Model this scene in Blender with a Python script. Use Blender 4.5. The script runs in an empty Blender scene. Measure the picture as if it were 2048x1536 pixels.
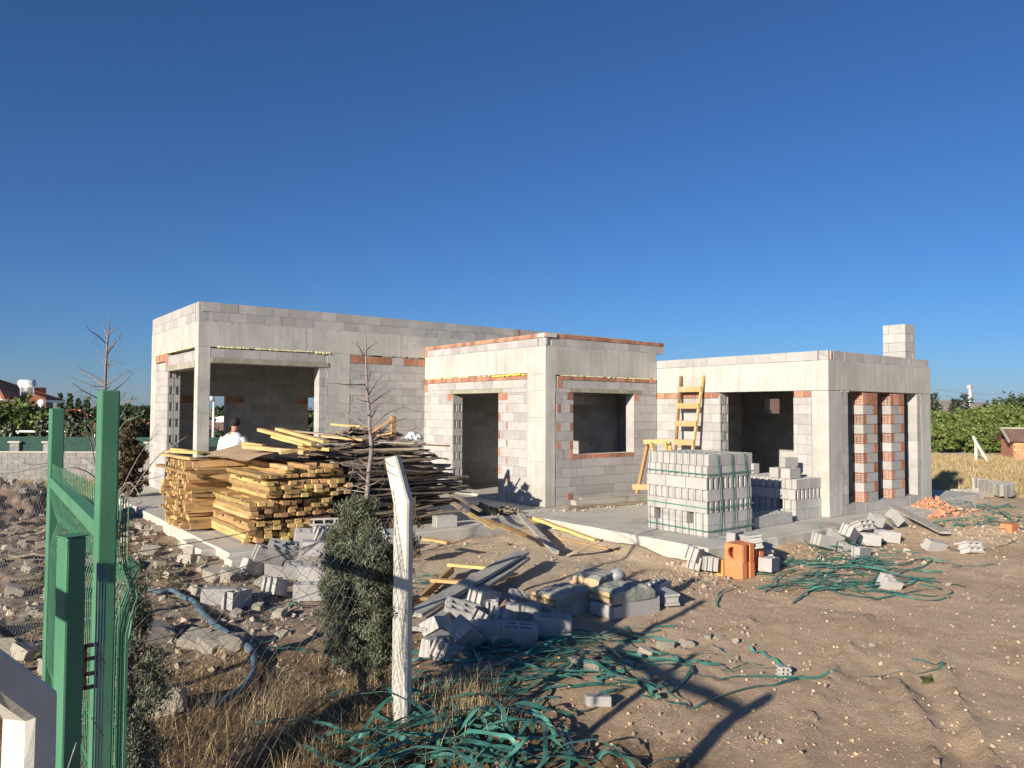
import bpy, math, random
from mathutils import Vector, Matrix, Euler, noise
random.seed(7)
R=random.Random(11)
sc=bpy.context.scene
col=sc.collection
PI=math.pi
def U(a,b): return R.uniform(a,b)
# ------------------------------------------------------------------ camera
FPX,PIT,ROL,TH,CH=1496.9,0.0352,0.0051,0.9144,2.05
A0,A1=math.sin(TH),math.cos(TH); B0,B1=-math.cos(TH),math.sin(TH)
R0=Vector((A0,B0,0)); F0=Vector((A1,B1,0)); Z0=Vector((0,0,1))
CAM=Vector((0,0,CH))
F_=F0*math.cos(PIT)+Z0*math.sin(PIT); U_=-F0*math.sin(PIT)+Z0*math.cos(PIT)
Rr=R0*math.cos(ROL)+U_*math.sin(ROL); Ur=-R0*math.sin(ROL)+U_*math.cos(ROL)
cam=bpy.data.cameras.new('camera'); camo=bpy.data.objects.new('camera',cam); col.objects.link(camo)
cam.sensor_width=36; cam.lens=36*FPX/2048; cam.clip_start=0.05; cam.clip_end=9000
Mx=Matrix((Rr,Ur,-F_)).transposed().to_4x4(); Mx.translation=CAM; camo.matrix_world=Mx
sc.camera=camo
def ray(px,py):
    return F_+Rr*((px-1024)/FPX)-Ur*((py-768)/FPX)
def Pz(px,py,z):
    r=ray(px,py); return CAM+r*((z-CH)/r.z)
def Pd(px,py,d):
    r=ray(px,py); return CAM+r*(d/(r.x*F0.x+r.y*F0.y))
def RF(r,f,z=0.):
    "point at r metres right, f metres ahead of the camera"
    p=R0*r+F0*f; return Vector((p.x,p.y,z))
# ------------------------------------------------------------------ render / light
sc.view_settings.view_transform='Standard'; sc.view_settings.look='None'
sc.view_settings.exposure=0.58; sc.view_settings.gamma=1.0
sc.cycles.max_bounces=6; sc.cycles.diffuse_bounces=2; sc.cycles.transparent_max_bounces=8
SAZ,SEL=math.radians(17.5),math.radians(18.3)
sd=Vector((math.cos(SEL)*math.cos(SAZ),math.cos(SEL)*math.sin(SAZ),-math.sin(SEL)))
sl=bpy.data.lights.new('sun','SUN'); sl.energy=5.0; sl.angle=math.radians(0.53); sl.color=(1,0.90,0.76)
so=bpy.data.objects.new('sun',sl); col.objects.link(so); so.rotation_euler=sd.to_track_quat('-Z','Y').to_euler(); so.location=(-20,-6,12)
w=bpy.data.worlds.new('World'); sc.world=w; w.use_nodes=True
nt=w.node_tree; bg=nt.nodes['Background']; sky=nt.nodes.new('ShaderNodeTexSky'); sky.sky_type='NISHITA'; sky.sun_disc=False
sky.sun_elevation=SEL; sky.sun_rotation=math.atan2(-sd.x,-sd.y); sky.air_density=1.0; sky.dust_density=0.9; sky.ozone_density=9.5; sky.altitude=900
nt.links.new(sky.outputs[0],bg.inputs[0]); bg.inputs[1].default_value=0.070
# ------------------------------------------------------------------ mesh builder
class MB:
    def __init__(s): s.v=[]; s.f=[]; s.m=[]; s.r=[]; s.sm=[]
    def add(s,vs,fs,m=0,r=None,smooth=False):
        n=len(s.v); s.v+= [tuple(v) for v in vs]
        if r is None: r=R.random()
        for f in fs: s.f.append(tuple(i+n for i in f)); s.m.append(m); s.r.append(r); s.sm.append(smooth)
    def box(s,x0,x1,y0,y1,z0,z1,m=0,r=None):
        vs=[(x0,y0,z0),(x1,y0,z0),(x1,y1,z0),(x0,y1,z0),(x0,y0,z1),(x1,y0,z1),(x1,y1,z1),(x0,y1,z1)]
        s.add(vs,[(0,3,2,1),(4,5,6,7),(0,1,5,4),(1,2,6,5),(2,3,7,6),(3,0,4,7)],m,r)
    def beam(s,p,q,w,h,up=(0,0,1),m=0,r=None):
        p=Vector(p);q=Vector(q);d=(q-p).normalized(); up=Vector(up)
        if abs(d.dot(up))>.97: up=Vector((1,0,0))
        sx=d.cross(up).normalized(); uy=sx.cross(d)
        vs=[]
        for e in (p,q):
            for a,b in((-1,-1),(1,-1),(1,1),(-1,1)): vs.append(e+sx*(a*w/2)+uy*(b*h/2))
        s.add(vs,[(3,2,1,0),(4,5,6,7),(0,1,5,4),(1,2,6,5),(2,3,7,6),(3,0,4,7)],m,r)
    def tube(s,pts,rad,n=6,m=0,r=None,cap=True,smooth=True):
        pts=[Vector(p) for p in pts]
        if not hasattr(rad,'__len__'): rad=[rad]*len(pts)
        if r is None: r=R.random()
        vs=[];fs=[]; px=None
        for i,p in enumerate(pts):
            d=(pts[min(i+1,len(pts)-1)]-pts[max(i-1,0)])
            if d.length<1e-9: d=Vector((0,0,1))
            d.normalize()
            if px is None:
                a=Vector((0,0,1)) if abs(d.z)<.9 else Vector((1,0,0)); px=d.cross(a).normalized()
            else:
                px=(px-d*px.dot(d)); px=px.normalized() if px.length>1e-6 else d.orthogonal().normalized()
            py=d.cross(px)
            for k in range(n):
                t=2*PI*k/n; vs.append(p+(px*math.cos(t)+py*math.sin(t))*rad[i])
        for i in range(len(pts)-1):
            for k in range(n):
                a=i*n+k;b=i*n+(k+1)%n; fs.append((a,b,b+n,a+n))
        if cap: fs.append(tuple(range(n-1,-1,-1))); fs.append(tuple(range(len(vs)-n,len(vs))))
        s.add(vs,fs,m,r,smooth)
    def ribbon(s,pts,w,t,nrm,m=0,r=None):
        pts=[Vector(p) for p in pts]; vs=[];fs=[]
        for i,p in enumerate(pts):
            d=(pts[min(i+1,len(pts)-1)]-pts[max(i-1,0)]).normalized()
            nn=Vector(nrm[i]); sx=d.cross(nn)
            sx=sx.normalized() if sx.length>1e-6 else d.orthogonal().normalized(); up=sx.cross(d)
            for a,b in((-1,-1),(1,-1),(1,1),(-1,1)): vs.append(p+sx*(a*w/2)+up*(b*t/2))
        for i in range(len(pts)-1):
            for k in range(4):
                a=i*4+k;b=i*4+(k+1)%4; fs.append((a,b,b+4,a+4))
        fs.append((3,2,1,0)); n=len(vs); fs.append((n-4,n-3,n-2,n-1))
        s.add(vs,fs,m,r)
    def grid(s,us,vs_,fn,m=0,r=None,smooth=True):
        vv=[fn(u,v) for v in vs_ for u in us]; n=len(us); ff=[]
        for j in range(len(vs_)-1):
            for i in range(n-1): ff.append((j*n+i,j*n+i+1,(j+1)*n+i+1,(j+1)*n+i))
        s.add(vv,ff,m,r,smooth)
    def vox(s,us,vs_,solid,w0,w1,fn,m=0,r=None,caps=(True,True)):
        "cells of a grid extruded from w0 to w1; empty cells are holes"
        if r is None: r=R.random()
        nu,nv=len(us)-1,len(vs_)-1
        S=lambda i,j: 0<=i<nu and 0<=j<nv and solid(i,j)
        V=[];F=[]
        def q(a,b,c,d): n=len(V); V.extend([fn(*a),fn(*b),fn(*c),fn(*d)]); F.append((n,n+1,n+2,n+3))
        for i in range(nu):
            for j in range(nv):
                if not S(i,j): continue
                a,b,c,d=us[i],us[i+1],vs_[j],vs_[j+1]
                if caps[1]: q((a,c,w1),(b,c,w1),(b,d,w1),(a,d,w1))
                if caps[0]: q((a,c,w0),(a,d,w0),(b,d,w0),(b,c,w0))
                if not S(i-1,j): q((a,c,w0),(a,c,w1),(a,d,w1),(a,d,w0))
                if not S(i+1,j): q((b,c,w0),(b,d,w0),(b,d,w1),(b,c,w1))
                if not S(i,j-1): q((a,c,w0),(b,c,w0),(b,c,w1),(a,c,w1))
                if not S(i,j+1): q((a,d,w0),(a,d,w1),(b,d,w1),(b,d,w0))
        s.add(V,F,m,r)
    def mesh(s,name,mats,org=(0,0,0)):
        me=bpy.data.meshes.new(name); ox,oy,oz=org
        me.from_pydata([(x-ox,y-oy,z-oz) for x,y,z in s.v],[],s.f)
        for mt in (mats if isinstance(mats,(list,tuple)) else [mats]): me.materials.append(mt)
        me.polygons.foreach_set('material_index',s.m); me.polygons.foreach_set('use_smooth',s.sm)
        at=me.attributes.new('rnd','FLOAT','FACE'); at.data.foreach_set('value',s.r)
        me.update(); return me
    def build(s,name,mats,parent=None,org=None,bevel=0,kind=None):
        "mesh in world coordinates; the origin goes to org (or the parent's place)"
        po=Vector(parent['_w']) if parent is not None else Vector((0,0,0))
        if org is None:
            if parent is not None or not s.v: org=po
            else:
                xs=[v[0] for v in s.v]; ys=[v[1] for v in s.v]; org=Vector(((min(xs)+max(xs))/2,(min(ys)+max(ys))/2,min(v[2] for v in s.v)))
        org=Vector(org); o=bpy.data.objects.new(name,s.mesh(name,mats,org)); col.objects.link(o)
        o['_w']=tuple(org)
        if parent is not None: o.parent=parent
        o.location=org-po
        if bevel:
            b=o.modifiers.new('bevel','BEVEL'); b.width=bevel; b.segments=2; b.limit_method='ANGLE'
        if kind: o['kind']=kind
        return o
def tag(o,label,cat,group=None):
    if len(label.split())>16: print('LONG',o.name,len(label.split()),label)
    o['label']=label; o['category']=cat
    if group: o['group']=group
    return o
def thing(name,label,cat,loc=(0,0,0),group=None,rz=0):
    o=bpy.data.objects.new(name,None); col.objects.link(o); o.location=loc; o.rotation_euler[2]=rz; o['_w']=tuple(loc); o.empty_display_size=.2
    return tag(o,label,cat,group)
def inst(name,mesh,mat4,label,cat,group=None):
    o=bpy.data.objects.new(name,mesh); col.objects.link(o); o.matrix_world=mat4; o['_w']=tuple(mat4.translation)
    return tag(o,label,cat,group)
def copy_tree(o,loc,rz=None,label=None,sc_=None):
    c=o.copy(); col.objects.link(c); c.location=loc; c['_w']=tuple(loc)
    if rz is not None: c.rotation_euler[2]=rz
    if sc_ is not None: c.scale=sc_
    if label: c['label']=label
    for ch in list(o.children):
        d=ch.copy(); col.objects.link(d); d.parent=c
        for g in list(ch.children):
            e=g.copy(); col.objects.link(e); e.parent=d
    return c
def TRS(loc,rot=(0,0,0),s=(1,1,1)):
    return Matrix.LocRotScale(Vector(loc),Euler(rot),Vector(s) if hasattr(s,'__len__') else Vector((s,s,s)))
def N3(x,y,z=0.): return noise.noise(Vector((x,y,z)))
def fbm(x,y,o=4,z=0.):
    a=0;k=1.;f=1.
    for _ in range(o): a+=k*N3(x*f,y*f,z+f); k*=.5; f*=2.03
    return a
def SS(a,b,x):
    t=max(0,min(1,(x-a)/(b-a))); return t*t*(3-2*t)
# ------------------------------------------------------------------ materials
def mat(name,c1,c2,scale=4,rough=.85,bump=.25,bscale=None,rnd=.15,detail=6,streak=None,speck=None,coord='pos',stretch=None,contrast=(.35,.65),spec=.3,metal=0,bdist=.02,sheen=None,dirt=None,hue=0):
    m=bpy.data.materials.new(name); m.use_nodes=True; n=m.node_tree.nodes; L=m.node_tree.links; b=n['Principled BSDF']
    b.inputs['Roughness'].default_value=rough; b.inputs['Specular IOR Level'].default_value=spec; b.inputs['Metallic'].default_value=metal
    if coord=='pos': g=n.new('ShaderNodeNewGeometry').outputs['Position']
    else:
        tc=n.new('ShaderNodeTexCoord').outputs['Object']; oi=n.new('ShaderNodeObjectInfo'); va=n.new('ShaderNodeVectorMath'); va.operation='MULTIPLY_ADD'
        cb=n.new('ShaderNodeCombineXYZ'); 
        for k in range(3): L.new(oi.outputs['Random'],cb.inputs[k])
        va.inputs[1].default_value=(37,91,53); L.new(cb.outputs[0],va.inputs[0]); L.new(tc,va.inputs[2]); g=va.outputs[0]
    if stretch:
        mp=n.new('ShaderNodeMapping'); mp.inputs['Scale'].default_value=stretch; L.new(g,mp.inputs[0]); gs=mp.outputs[0]
    else: gs=g
    def nz(sc_,vec,det=detail,ro=.6):
        t=n.new('ShaderNodeTexNoise'); t.inputs['Scale'].default_value=sc_; t.inputs['Detail'].default_value=det; t.inputs['Roughness'].default_value=ro; L.new(vec,t.inputs['Vector']); return t.outputs['Fac']
    def ramp(fac,a,b_):
        r=n.new('ShaderNodeMapRange'); r.inputs['From Min'].default_value=a; r.inputs['From Max'].default_value=b_; L.new(fac,r.inputs['Value']); return r.outputs[0]
    def mix(fac,x,y,mode='MIX'):
        q=n.new('ShaderNodeMix'); q.data_type='RGBA'; q.blend_type=mode
        if isinstance(fac,float): q.inputs[0].default_value=fac
        else: L.new(fac,q.inputs[0])
        for k,v in((6,x),(7,y)):
            if isinstance(v,tuple): q.inputs[k].default_value=(*v,1)
            else: L.new(v,q.inputs[k])
        return q.outputs[2]
    main=nz(scale,gs); c=mix(ramp(main,*contrast),tuple(c1),tuple(c2))
    if streak:   # vertical formwork marks
        mp=n.new('ShaderNodeMapping'); mp.inputs['Scale'].default_value=(9,9,.35); L.new(g,mp.inputs[0])
        c=mix(ramp(nz(1.3,mp.outputs[0],5,.7),.42,.7),c,tuple(streak))
        mp2=n.new('ShaderNodeMapping'); mp2.inputs['Scale'].default_value=(1,1,.7); L.new(g,mp2.inputs[0])
        c=mix(ramp(nz(1.1,mp2.outputs[0],6,.65),.5,.75),c,tuple(v*.72 for v in c1))
    if dirt: c=mix(ramp(nz(dirt[1],g,8,.65),dirt[2],dirt[3]),c,tuple(dirt[0]))
    if speck: 
        c=mix(ramp(nz(speck[1],g,3,.8),speck[2],speck[3]),c,tuple(speck[0]))
    at=n.new('ShaderNodeAttribute'); at.attribute_name='rnd'
    if rnd:
        oi2=n.new('ShaderNodeObjectInfo'); ad=n.new('ShaderNodeMath'); ad.operation='ADD'; L.new(at.outputs['Fac'],ad.inputs[0]); L.new(oi2.outputs['Random'],ad.inputs[1])
        fr=n.new('ShaderNodeMath'); fr.operation='FRACT'; L.new(ad.outputs[0],fr.inputs[0])
        mr=n.new('ShaderNodeMapRange'); mr.inputs['To Min'].default_value=1-rnd; mr.inputs['To Max'].default_value=1+rnd*.6; L.new(fr.outputs[0],mr.inputs['Value'])
        hs=n.new('ShaderNodeHueSaturation'); L.new(c,hs.inputs['Color']); L.new(mr.outputs[0],hs.inputs['Value'])
        if hue:
            m2=n.new('ShaderNodeMapRange'); m2.inputs['To Min'].default_value=.5-hue; m2.inputs['To Max'].default_value=.5+hue
            m3=n.new('ShaderNodeMath'); m3.operation='MULTIPLY'; m3.inputs[1].default_value=7.31; L.new(fr.outputs[0],m3.inputs[0]); m4=n.new('ShaderNodeMath'); m4.operation='FRACT'; L.new(m3.outputs[0],m4.inputs[0]); L.new(m4.outputs[0],m2.inputs['Value']); L.new(m2.outputs[0],hs.inputs['Hue'])
        c=hs.outputs[0]
    L.new(c,b.inputs['Base Color'])
    if bump:
        bp=n.new('ShaderNodeBump'); bp.inputs['Strength'].default_value=bump; bp.inputs['Distance'].default_value=bdist
        L.new(nz(bscale or scale*8,gs if stretch else g,8,.7),bp.inputs['Height']); L.new(bp.outputs[0],b.inputs['Normal'])
    return m
M={}
M['block']=mat('bims_block',(.39,.37,.35),(.45,.43,.405),6,.95,.5,90,.16,speck=((.27,.25,.24),150,.60,.72),bdist=.006)
M['blockl']=mat('bims_block_pale',(.40,.385,.36),(.47,.455,.425),6,.95,.5,90,.13,speck=((.30,.28,.27),150,.60,.72),bdist=.006)
M['mortar']=mat('mortar',(.34,.33,.31),(.46,.45,.42),9,.95,.6,60,.05)
M['conc']=mat('cast_concrete',(.47,.455,.405),(.57,.55,.49),1.6,.9,.35,45,.04,streak=(.40,.385,.34),dirt=((.38,.365,.32),.9,.56,.74),speck=((.30,.29,.26),55,.70,.80),bdist=.012)
M['lint']=mat('lintel_concrete',(.33,.31,.23),(.47,.44,.34),5,.92,.5,40,.06,streak=(.25,.235,.18),bdist=.012)
M['slab']=mat('slab_concrete',(.46,.44,.38),(.56,.53,.46),1.2,.95,.4,50,.0,dirt=((.34,.29,.22),.9,.52,.72),speck=((.32,.30,.26),90,.62,.75),bdist=.01)
M['brick']=mat('clay_brick',(.40,.170,.10),(.50,.255,.165),12,.9,.4,80,.38,speck=((.58,.50,.43),22,.60,.76),bdist=.008)
M['jointm']=mat('pale_joint',(.52,.47,.42),(.62,.57,.51),12,.95,.4,60,.05)
M['seam']=mat('dark_seam_line',(.20,.19,.17),(.27,.26,.23),20,.95,0,None,.0)  # dark line colour of the formwork seams
M['foam']=mat('mounting_foam',(.78,.68,.30),(.86,.80,.52),14,.7,.8,30,.15)
M['foamy']=mat('yellow_foam',(.80,.62,.06),(.85,.72,.18),14,.7,.8,30,.15)
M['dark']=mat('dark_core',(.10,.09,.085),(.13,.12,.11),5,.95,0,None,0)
M['timber']=mat('yellow_timber',(.50,.31,.11),(.63,.44,.20),3,.78,.45,30,.46,coord='obj',stretch=(1,14,14),dirt=((.30,.20,.11),3,.50,.72),hue=.018,bdist=.006)
M['timberb']=mat('brown_timber',(.36,.21,.09),(.50,.32,.15),3,.8,.4,30,.3,coord='obj',stretch=(1,14,14),bdist=.006)
M['oldwood']=mat('weathered_board',(.19,.145,.10),(.36,.295,.22),3,.85,.45,30,.35,coord='obj',stretch=(1,12,12),dirt=((.16,.12,.09),4,.52,.72),bdist=.006)
M['greywood']=mat('grey_board',(.33,.31,.27),(.45,.43,.37),3,.85,.4,30,.1,coord='obj',stretch=(1,12,12),dirt=((.22,.21,.18),4,.55,.7),bdist=.005)
M['ply']=mat('plywood',(.46,.32,.18),(.58,.43,.27),2.5,.8,.3,30,.05,coord='obj',stretch=(1,6,6),dirt=((.30,.21,.13),2,.55,.72))
M['rung']=mat('rung_timber',(.52,.30,.13),(.66,.43,.21),3,.75,.3,30,.2,coord='obj',stretch=(1,10,10),dirt=((.58,.53,.46),5,.58,.7))
M['strap']=mat('green_strap',(.028,.135,.105),(.085,.24,.19),7,.42,.1,40,.32,spec=.5,dirt=((.16,.20,.15),4,.60,.8))
M['greenp']=mat('green_paint',(.06,.195,.105),(.085,.245,.14),2.2,.52,.35,60,.06,spec=.45,speck=((.10,.055,.03),26,.70,.76),dirt=((.032,.11,.065),5,.62,.70),bdist=.004)
M['wire']=mat('galvanised_wire',(.24,.24,.25),(.34,.33,.33),30,.45,0,None,.1,metal=.5)
M['rustwire']=mat('rusty_wire',(.09,.07,.06),(.17,.12,.09),30,.7,0,None,.1)
M['post']=mat('post_concrete',(.56,.53,.45),(.66,.63,.54),5,.92,.35,70,.05,speck=((.40,.37,.31),60,.68,.78),bdist=.005)
M['clay']=mat('clay_flue',(.62,.21,.085),(.68,.26,.115),5,.85,.2,70,.10,dirt=((.52,.36,.25),4,.60,.8),bdist=.005)
M['clayy']=mat('ochre_clay',(.55,.30,.09),(.64,.38,.14),3,.85,.2,70,.1)
M['paper']=mat('cement_paper',(.50,.34,.19),(.60,.43,.26),5,.85,.5,12,.05,dirt=((.42,.33,.24),4,.52,.7),bdist=.03)
M['sackgrey']=mat('sack_print',(.25,.27,.23),(.38,.375,.32),4,.8,.6,7,.05,dirt=((.42,.38,.31),2.4,.48,.66),bdist=.05)
M['hose']=mat('blue_hose',(.06,.105,.135),(.10,.16,.20),6,.55,.2,40,0,dirt=((.30,.28,.24),5,.55,.7))
M['stone']=mat('limestone',(.40,.36,.29),(.58,.53,.43),7,.95,.8,22,.25,coord='obj',bdist=.03,dirt=((.30,.22,.15),5,.55,.7))
M['pebble']=mat('pebbles',(.34,.27,.19),(.52,.44,.34),5,.95,.3,40,.45)
M['clod']=mat('soil_clod',(.40,.28,.175),(.56,.41,.27),5,.97,.3,40,.35)
M['chips']=mat('brick_chips',(.56,.24,.13),(.66,.36,.23),9,.9,.3,60,.3)
M['bark']=mat('bark',(.17,.12,.085),(.27,.20,.15),9,.9,.6,40,.1)
M['twig']=mat('bare_twig',(.20,.155,.13),(.30,.25,.22),20,.8,.3,60,.15)
M['leafj']=mat('juniper_leaf',(.10,.115,.07),(.20,.215,.135),9,.7,0,None,.45,spec=.2)
M['leafb']=mat('brown_thuja',(.085,.065,.035),(.14,.105,.06),9,.8,0,None,.4,spec=.2)
M['leafg']=mat('hedge_leaf',(.10,.145,.03),(.18,.22,.06),2,.6,0,None,.5,spec=.3)
M['leafd']=mat('dark_leaf',(.035,.062,.022),(.07,.105,.038),2,.6,0,None,.45,spec=.3)
M['leafc']=mat('conifer_leaf',(.030,.050,.028),(.055,.075,.042),3,.7,0,None,.4,spec=.2)
M['straw']=mat('dry_grass',(.40,.29,.14),(.60,.48,.27),3,.8,0,None,.4,spec=.2)
M['strawb']=mat('brown_grass',(.13,.085,.045),(.24,.16,.085),3,.85,0,None,.4,spec=.2)
M['weed']=mat('weed_leaf',(.09,.11,.04),(.15,.16,.07),3,.8,0,None,.4,spec=.2)
M['rtile']=mat('roof_tile',(.42,.15,.085),(.52,.23,.14),1.6,.85,.3,20,.12)
M['rbrown']=mat('brown_roof',(.16,.095,.075),(.21,.13,.10),2,.8,.2,20,.05)
M['wwall']=mat('white_render',(.74,.72,.68),(.80,.78,.74),2,.9,.1,30,0)
M['gwall']=mat('grey_render',(.36,.35,.34),(.43,.42,.40),2,.9,.1,30,0)
M['steel']=mat('white_steel',(.72,.72,.72),(.80,.80,.80),4,.35,0,None,0,metal=.2)
M['glass']=mat('dark_pane',(.02,.025,.03),(.03,.035,.04),2,.12,0,None,0,spec=.6)
M['darkblock']=mat('dark_garden_block',(.23,.22,.21),(.31,.30,.285),6,.95,.4,60,.14)  # garden wall block grey, darker than the house blocks
M['cloth']=mat('green_net',(.018,.055,.045),(.03,.08,.06),5,.8,.3,60,0)
M['shirt']=mat('white_cotton',(.74,.76,.80),(.80,.82,.85),5,.9,.35,14,0,bdist=.03)
M['skin']=mat('skin',(.36,.19,.12),(.42,.23,.15),8,.6,.05,60,0)
M['hair']=mat('dark_hair',(.012,.010,.009),(.03,.024,.02),40,.7,.4,120,0)
M['jeans']=mat('dark_trousers',(.05,.055,.07),(.08,.085,.10),10,.9,.3,60,0)
M['shoe']=mat('dark_shoe',(.03,.03,.03),(.06,.055,.05),10,.7,.2,40,0)
M['hill']=mat('bare_hill',(.30,.225,.17),(.40,.32,.24),.006,1,.0,None,0,dirt=((.20,.17,.12),.012,.5,.65))
M['path']=mat('gravel_path',(.42,.41,.38),(.50,.48,.44),2,.95,.3,40,0)
M['ink']=mat('green_ink',(.10,.13,.04),(.14,.17,.06),9,.8,0,None,0)
M['plastic']=mat('clear_plastic',(.20,.21,.23),(.40,.41,.43),9,.25,.8,20,0,spec=.6)
M['film']=mat('white_film',(.62,.62,.62),(.75,.75,.75),9,.4,.8,14,0)
M['iron']=mat('blackened_iron',(.02,.018,.016),(.05,.035,.028),20,.6,.3,60,0,metal=.4)
# ------------------------------------------------------------------ ground
def cam_rf(x,y): return x*A0+y*B0, x*A1+y*B1
G0=-.28
MOUNDS=[(1.5,16.6,1.5,.62),(.2,16.0,1.8,.55),(2.7,17.6,1.0,.30),(2.0,14.0,1.3,.16),(1.0,12.5,1.4,.22),(2.4,11.4,1.2,.16),(2.9,9.6,1.2,.10),(.6,9.4,1.2,.15),
 (17.2,6.3,1.7,.20),(15.4,6.0,1.2,.12),(19.6,6.6,1.6,.16),(21.5,7.6,1.6,.14),(4.6,9.1,.8,.05),(2.7,5.35,.5,.09),(6.2,7.8,.9,.04),(3.0,7.6,1.0,.05)]
RUTS=[([(1735,1235),(1713,1272),(1672,1342),(1621,1437),(1599,1532),(1590,1580)],.03,.08),
 ([(1790,1360),(1814,1402),(1855,1456),(1871,1532),(1875,1590)],.03,.06),([(1870,1310),(1893,1348),(1922,1424),(1988,1532),(2030,1600)],.032,.06),
 ([(1500,1250),(1400,1330),(1330,1400),(1250,1475),(1200,1560)],.03,.09),([(1560,1260),(1450,1350),(1380,1420),(1310,1500),(1270,1570)],-.02,.07),
 ([(1440,1300),(1340,1372),(1285,1430),(1215,1500),(1170,1560)],-.016,.05),([(1830,1330),(1860,1390),(1900,1450),(1950,1545)],-.02,.10),([(1760,1330),(1730,1400),(1700,1500),(1690,1570)],-.018,.16)]
RUTS=[([tuple(Pz(a,b,G0)[:2]) for a,b in pl],am,wd) for pl,am,wd in RUTS]
def segd(x,y,pl):
    best=9.
    for (ax,ay),(bx,by) in zip(pl,pl[1:]):
        dx,dy=bx-ax,by-ay; t=max(0,min(1,((x-ax)*dx+(y-ay)*dy)/(dx*dx+dy*dy+1e-9))); d=math.hypot(x-ax-dx*t,y-ay-dy*t)
        if d<best: best=d
    return best
def inslab(x,y):
    return (3.42<x<9.3 and 11.0<y<22.5) or (9.25<x<18.2 and 7.3<y<22.5) or (4.6<x<18.2 and 17<y<21.5)
def zrub(x,y): return SS(3.9,3.0,x)*SS(6.0,8.5,y)*SS(21,17.5,y)
def H(x,y):
    r,f=cam_rf(x,y)
    h=G0
    if x<9: h-= .26*SS(17,27,y)*SS(9,5,x)
    far=SS(16,30,f)
    h+=.045*fbm(x*.35,y*.35,3)+(.020*fbm(x*1.7,y*1.7,3)+.012*N3(x*7,y*7))*(1-far*.7)
    for cx,cy,rr,am in MOUNDS:
        d2=((x-cx)**2+(y-cy)**2)/(rr*rr)
        if d2<6: h+=am*math.exp(-d2*1.6)*(1+.35*N3(x*2.6,y*2.6,3.)+(.30*N3(x*7,y*7,6.)+.16*N3(x*15,y*15,2.) if am>.1 else 0))
    k=zrub(x,y)
    if k>0: h+=k*(.055*fbm(x*3.1,y*3.1,4,2.)+.02*abs(N3(x*11,y*11)))
    if x>3.5 and y<7.5 and f<9:
        for pl,am,wd in RUTS:
            d=segd(x,y,pl)
            if d<wd*2.2: h+=1.9*am*math.exp(-(d/wd)**2*2)*(1+.7*N3(x*9,y*9,1.))
    if f>30: h+=.0*f
    if f>70: h-= (f-70)*.0012
    if inslab(x,y): h=min(h,-.40)
    else:
        dx=max(3.36-x,x-9.22,0); dy=max(10.9-y,0); d1=math.hypot(dx,dy); dx=max(9.23-x,x-18.9,0); dy=max(7.14-y,0); d=min(d1,math.hypot(dx,dy))
        if d<.6 and y<23: k=SS(.6,.05,d)*(.35+.65*SS(-.4,.5,N3(x*1.1,y*1.1,4.))); h=min(h*(1-k)+(-.13+.03*N3(x*5,y*5))*k,-.07)
    return h
def GP(px,py):
    z=G0
    for _ in range(10):
        p=Pz(px,py,z); z=.5*z+.5*H(p.x,p.y)
    p=Pz(px,py,z); return Vector((p.x,p.y,H(p.x,p.y)))
def axis(lo,hi,step,far,gr=1.18):
    v=[];x=lo
    while x<=hi: v.append(x); x+=step
    s=step;x=hi
    while x<far: s*=gr; x+=s; v.append(x)
    s=step;x=lo;pre=[]
    while x>-far: s*=gr; x-=s; pre.append(x)
    return pre[::-1]+v
xs=axis(-.5,19,.065,5200); ys=axis(-.5,18,.065,5200)
mb=MB(); V=[];sand=[];field=[];rub=[];grassz=[]
for y in ys:
    for x in xs:
        V.append((x,y,H(x,y))); r,f=cam_rf(x,y)
        nn=.5*fbm(x*.8,y*.8,3,5.)
        sand.append(SS(1.25,.5,math.hypot((x-7.2)/3.2,(y-9.3)/1.9)+.6*nn))
        field.append(SS(19.5,23.5,f+nn*3))
        rub.append(min(1,zrub(x,y)+.6*nn*zrub(x,y)))
        grassz.append(SS(4.4,3.4,x+nn)*SS(8.2,6.4,y+nn))
nx=len(xs); F=[(j*nx+i,j*nx+i+1,(j+1)*nx+i+1,(j+1)*nx+i) for j in range(len(ys)-1) for i in range(nx-1)]
me=bpy.data.meshes.new('ground'); me.from_pydata(V,[],F)
for nm,arr in(('sand',sand),('field',field),('rub',rub),('grassz',grassz)):
    a=me.attributes.new(nm,'FLOAT','POINT'); a.data.foreach_set('value',arr)
me.polygons.foreach_set('use_smooth',[True]*len(F))
g=bpy.data.objects.new('ground',me); col.objects.link(g); g['kind']='structure'
m=bpy.data.materials.new('site_soil'); m.use_nodes=True; n=m.node_tree.nodes; L=m.node_tree.links; b=n['Principled BSDF']; b.inputs['Roughness'].default_value=.97; b.inputs['Specular IOR Level'].default_value=.15
geo=n.new('ShaderNodeNewGeometry').outputs['Position']
def nz(s,d=8,ro=.65,vec=geo):
    t=n.new('ShaderNodeTexNoise'); t.inputs['Scale'].default_value=s; t.inputs['Detail'].default_value=d; t.inputs['Roughness'].default_value=ro; L.new(vec,t.inputs['Vector']); return t.outputs['Fac']
def rmp(f,a,bb):
    r=n.new('ShaderNodeMapRange'); r.inputs['From Min'].default_value=a; r.inputs['From Max'].default_value=bb; L.new(f,r.inputs['Value']); return r.outputs[0]
def mx(f,x,y):
    q=n.new('ShaderNodeMix'); q.data_type='RGBA'; L.new(f,q.inputs[0])
    for k,v in((6,x),(7,y)):
        if isinstance(v,tuple): q.inputs[k].default_value=(*v,1)
        else: L.new(v,q.inputs[k])
    return q.outputs[2]
def att(s):
    a=n.new('ShaderNodeAttribute'); a.attribute_name=s; return a.outputs['Fac']
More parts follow.
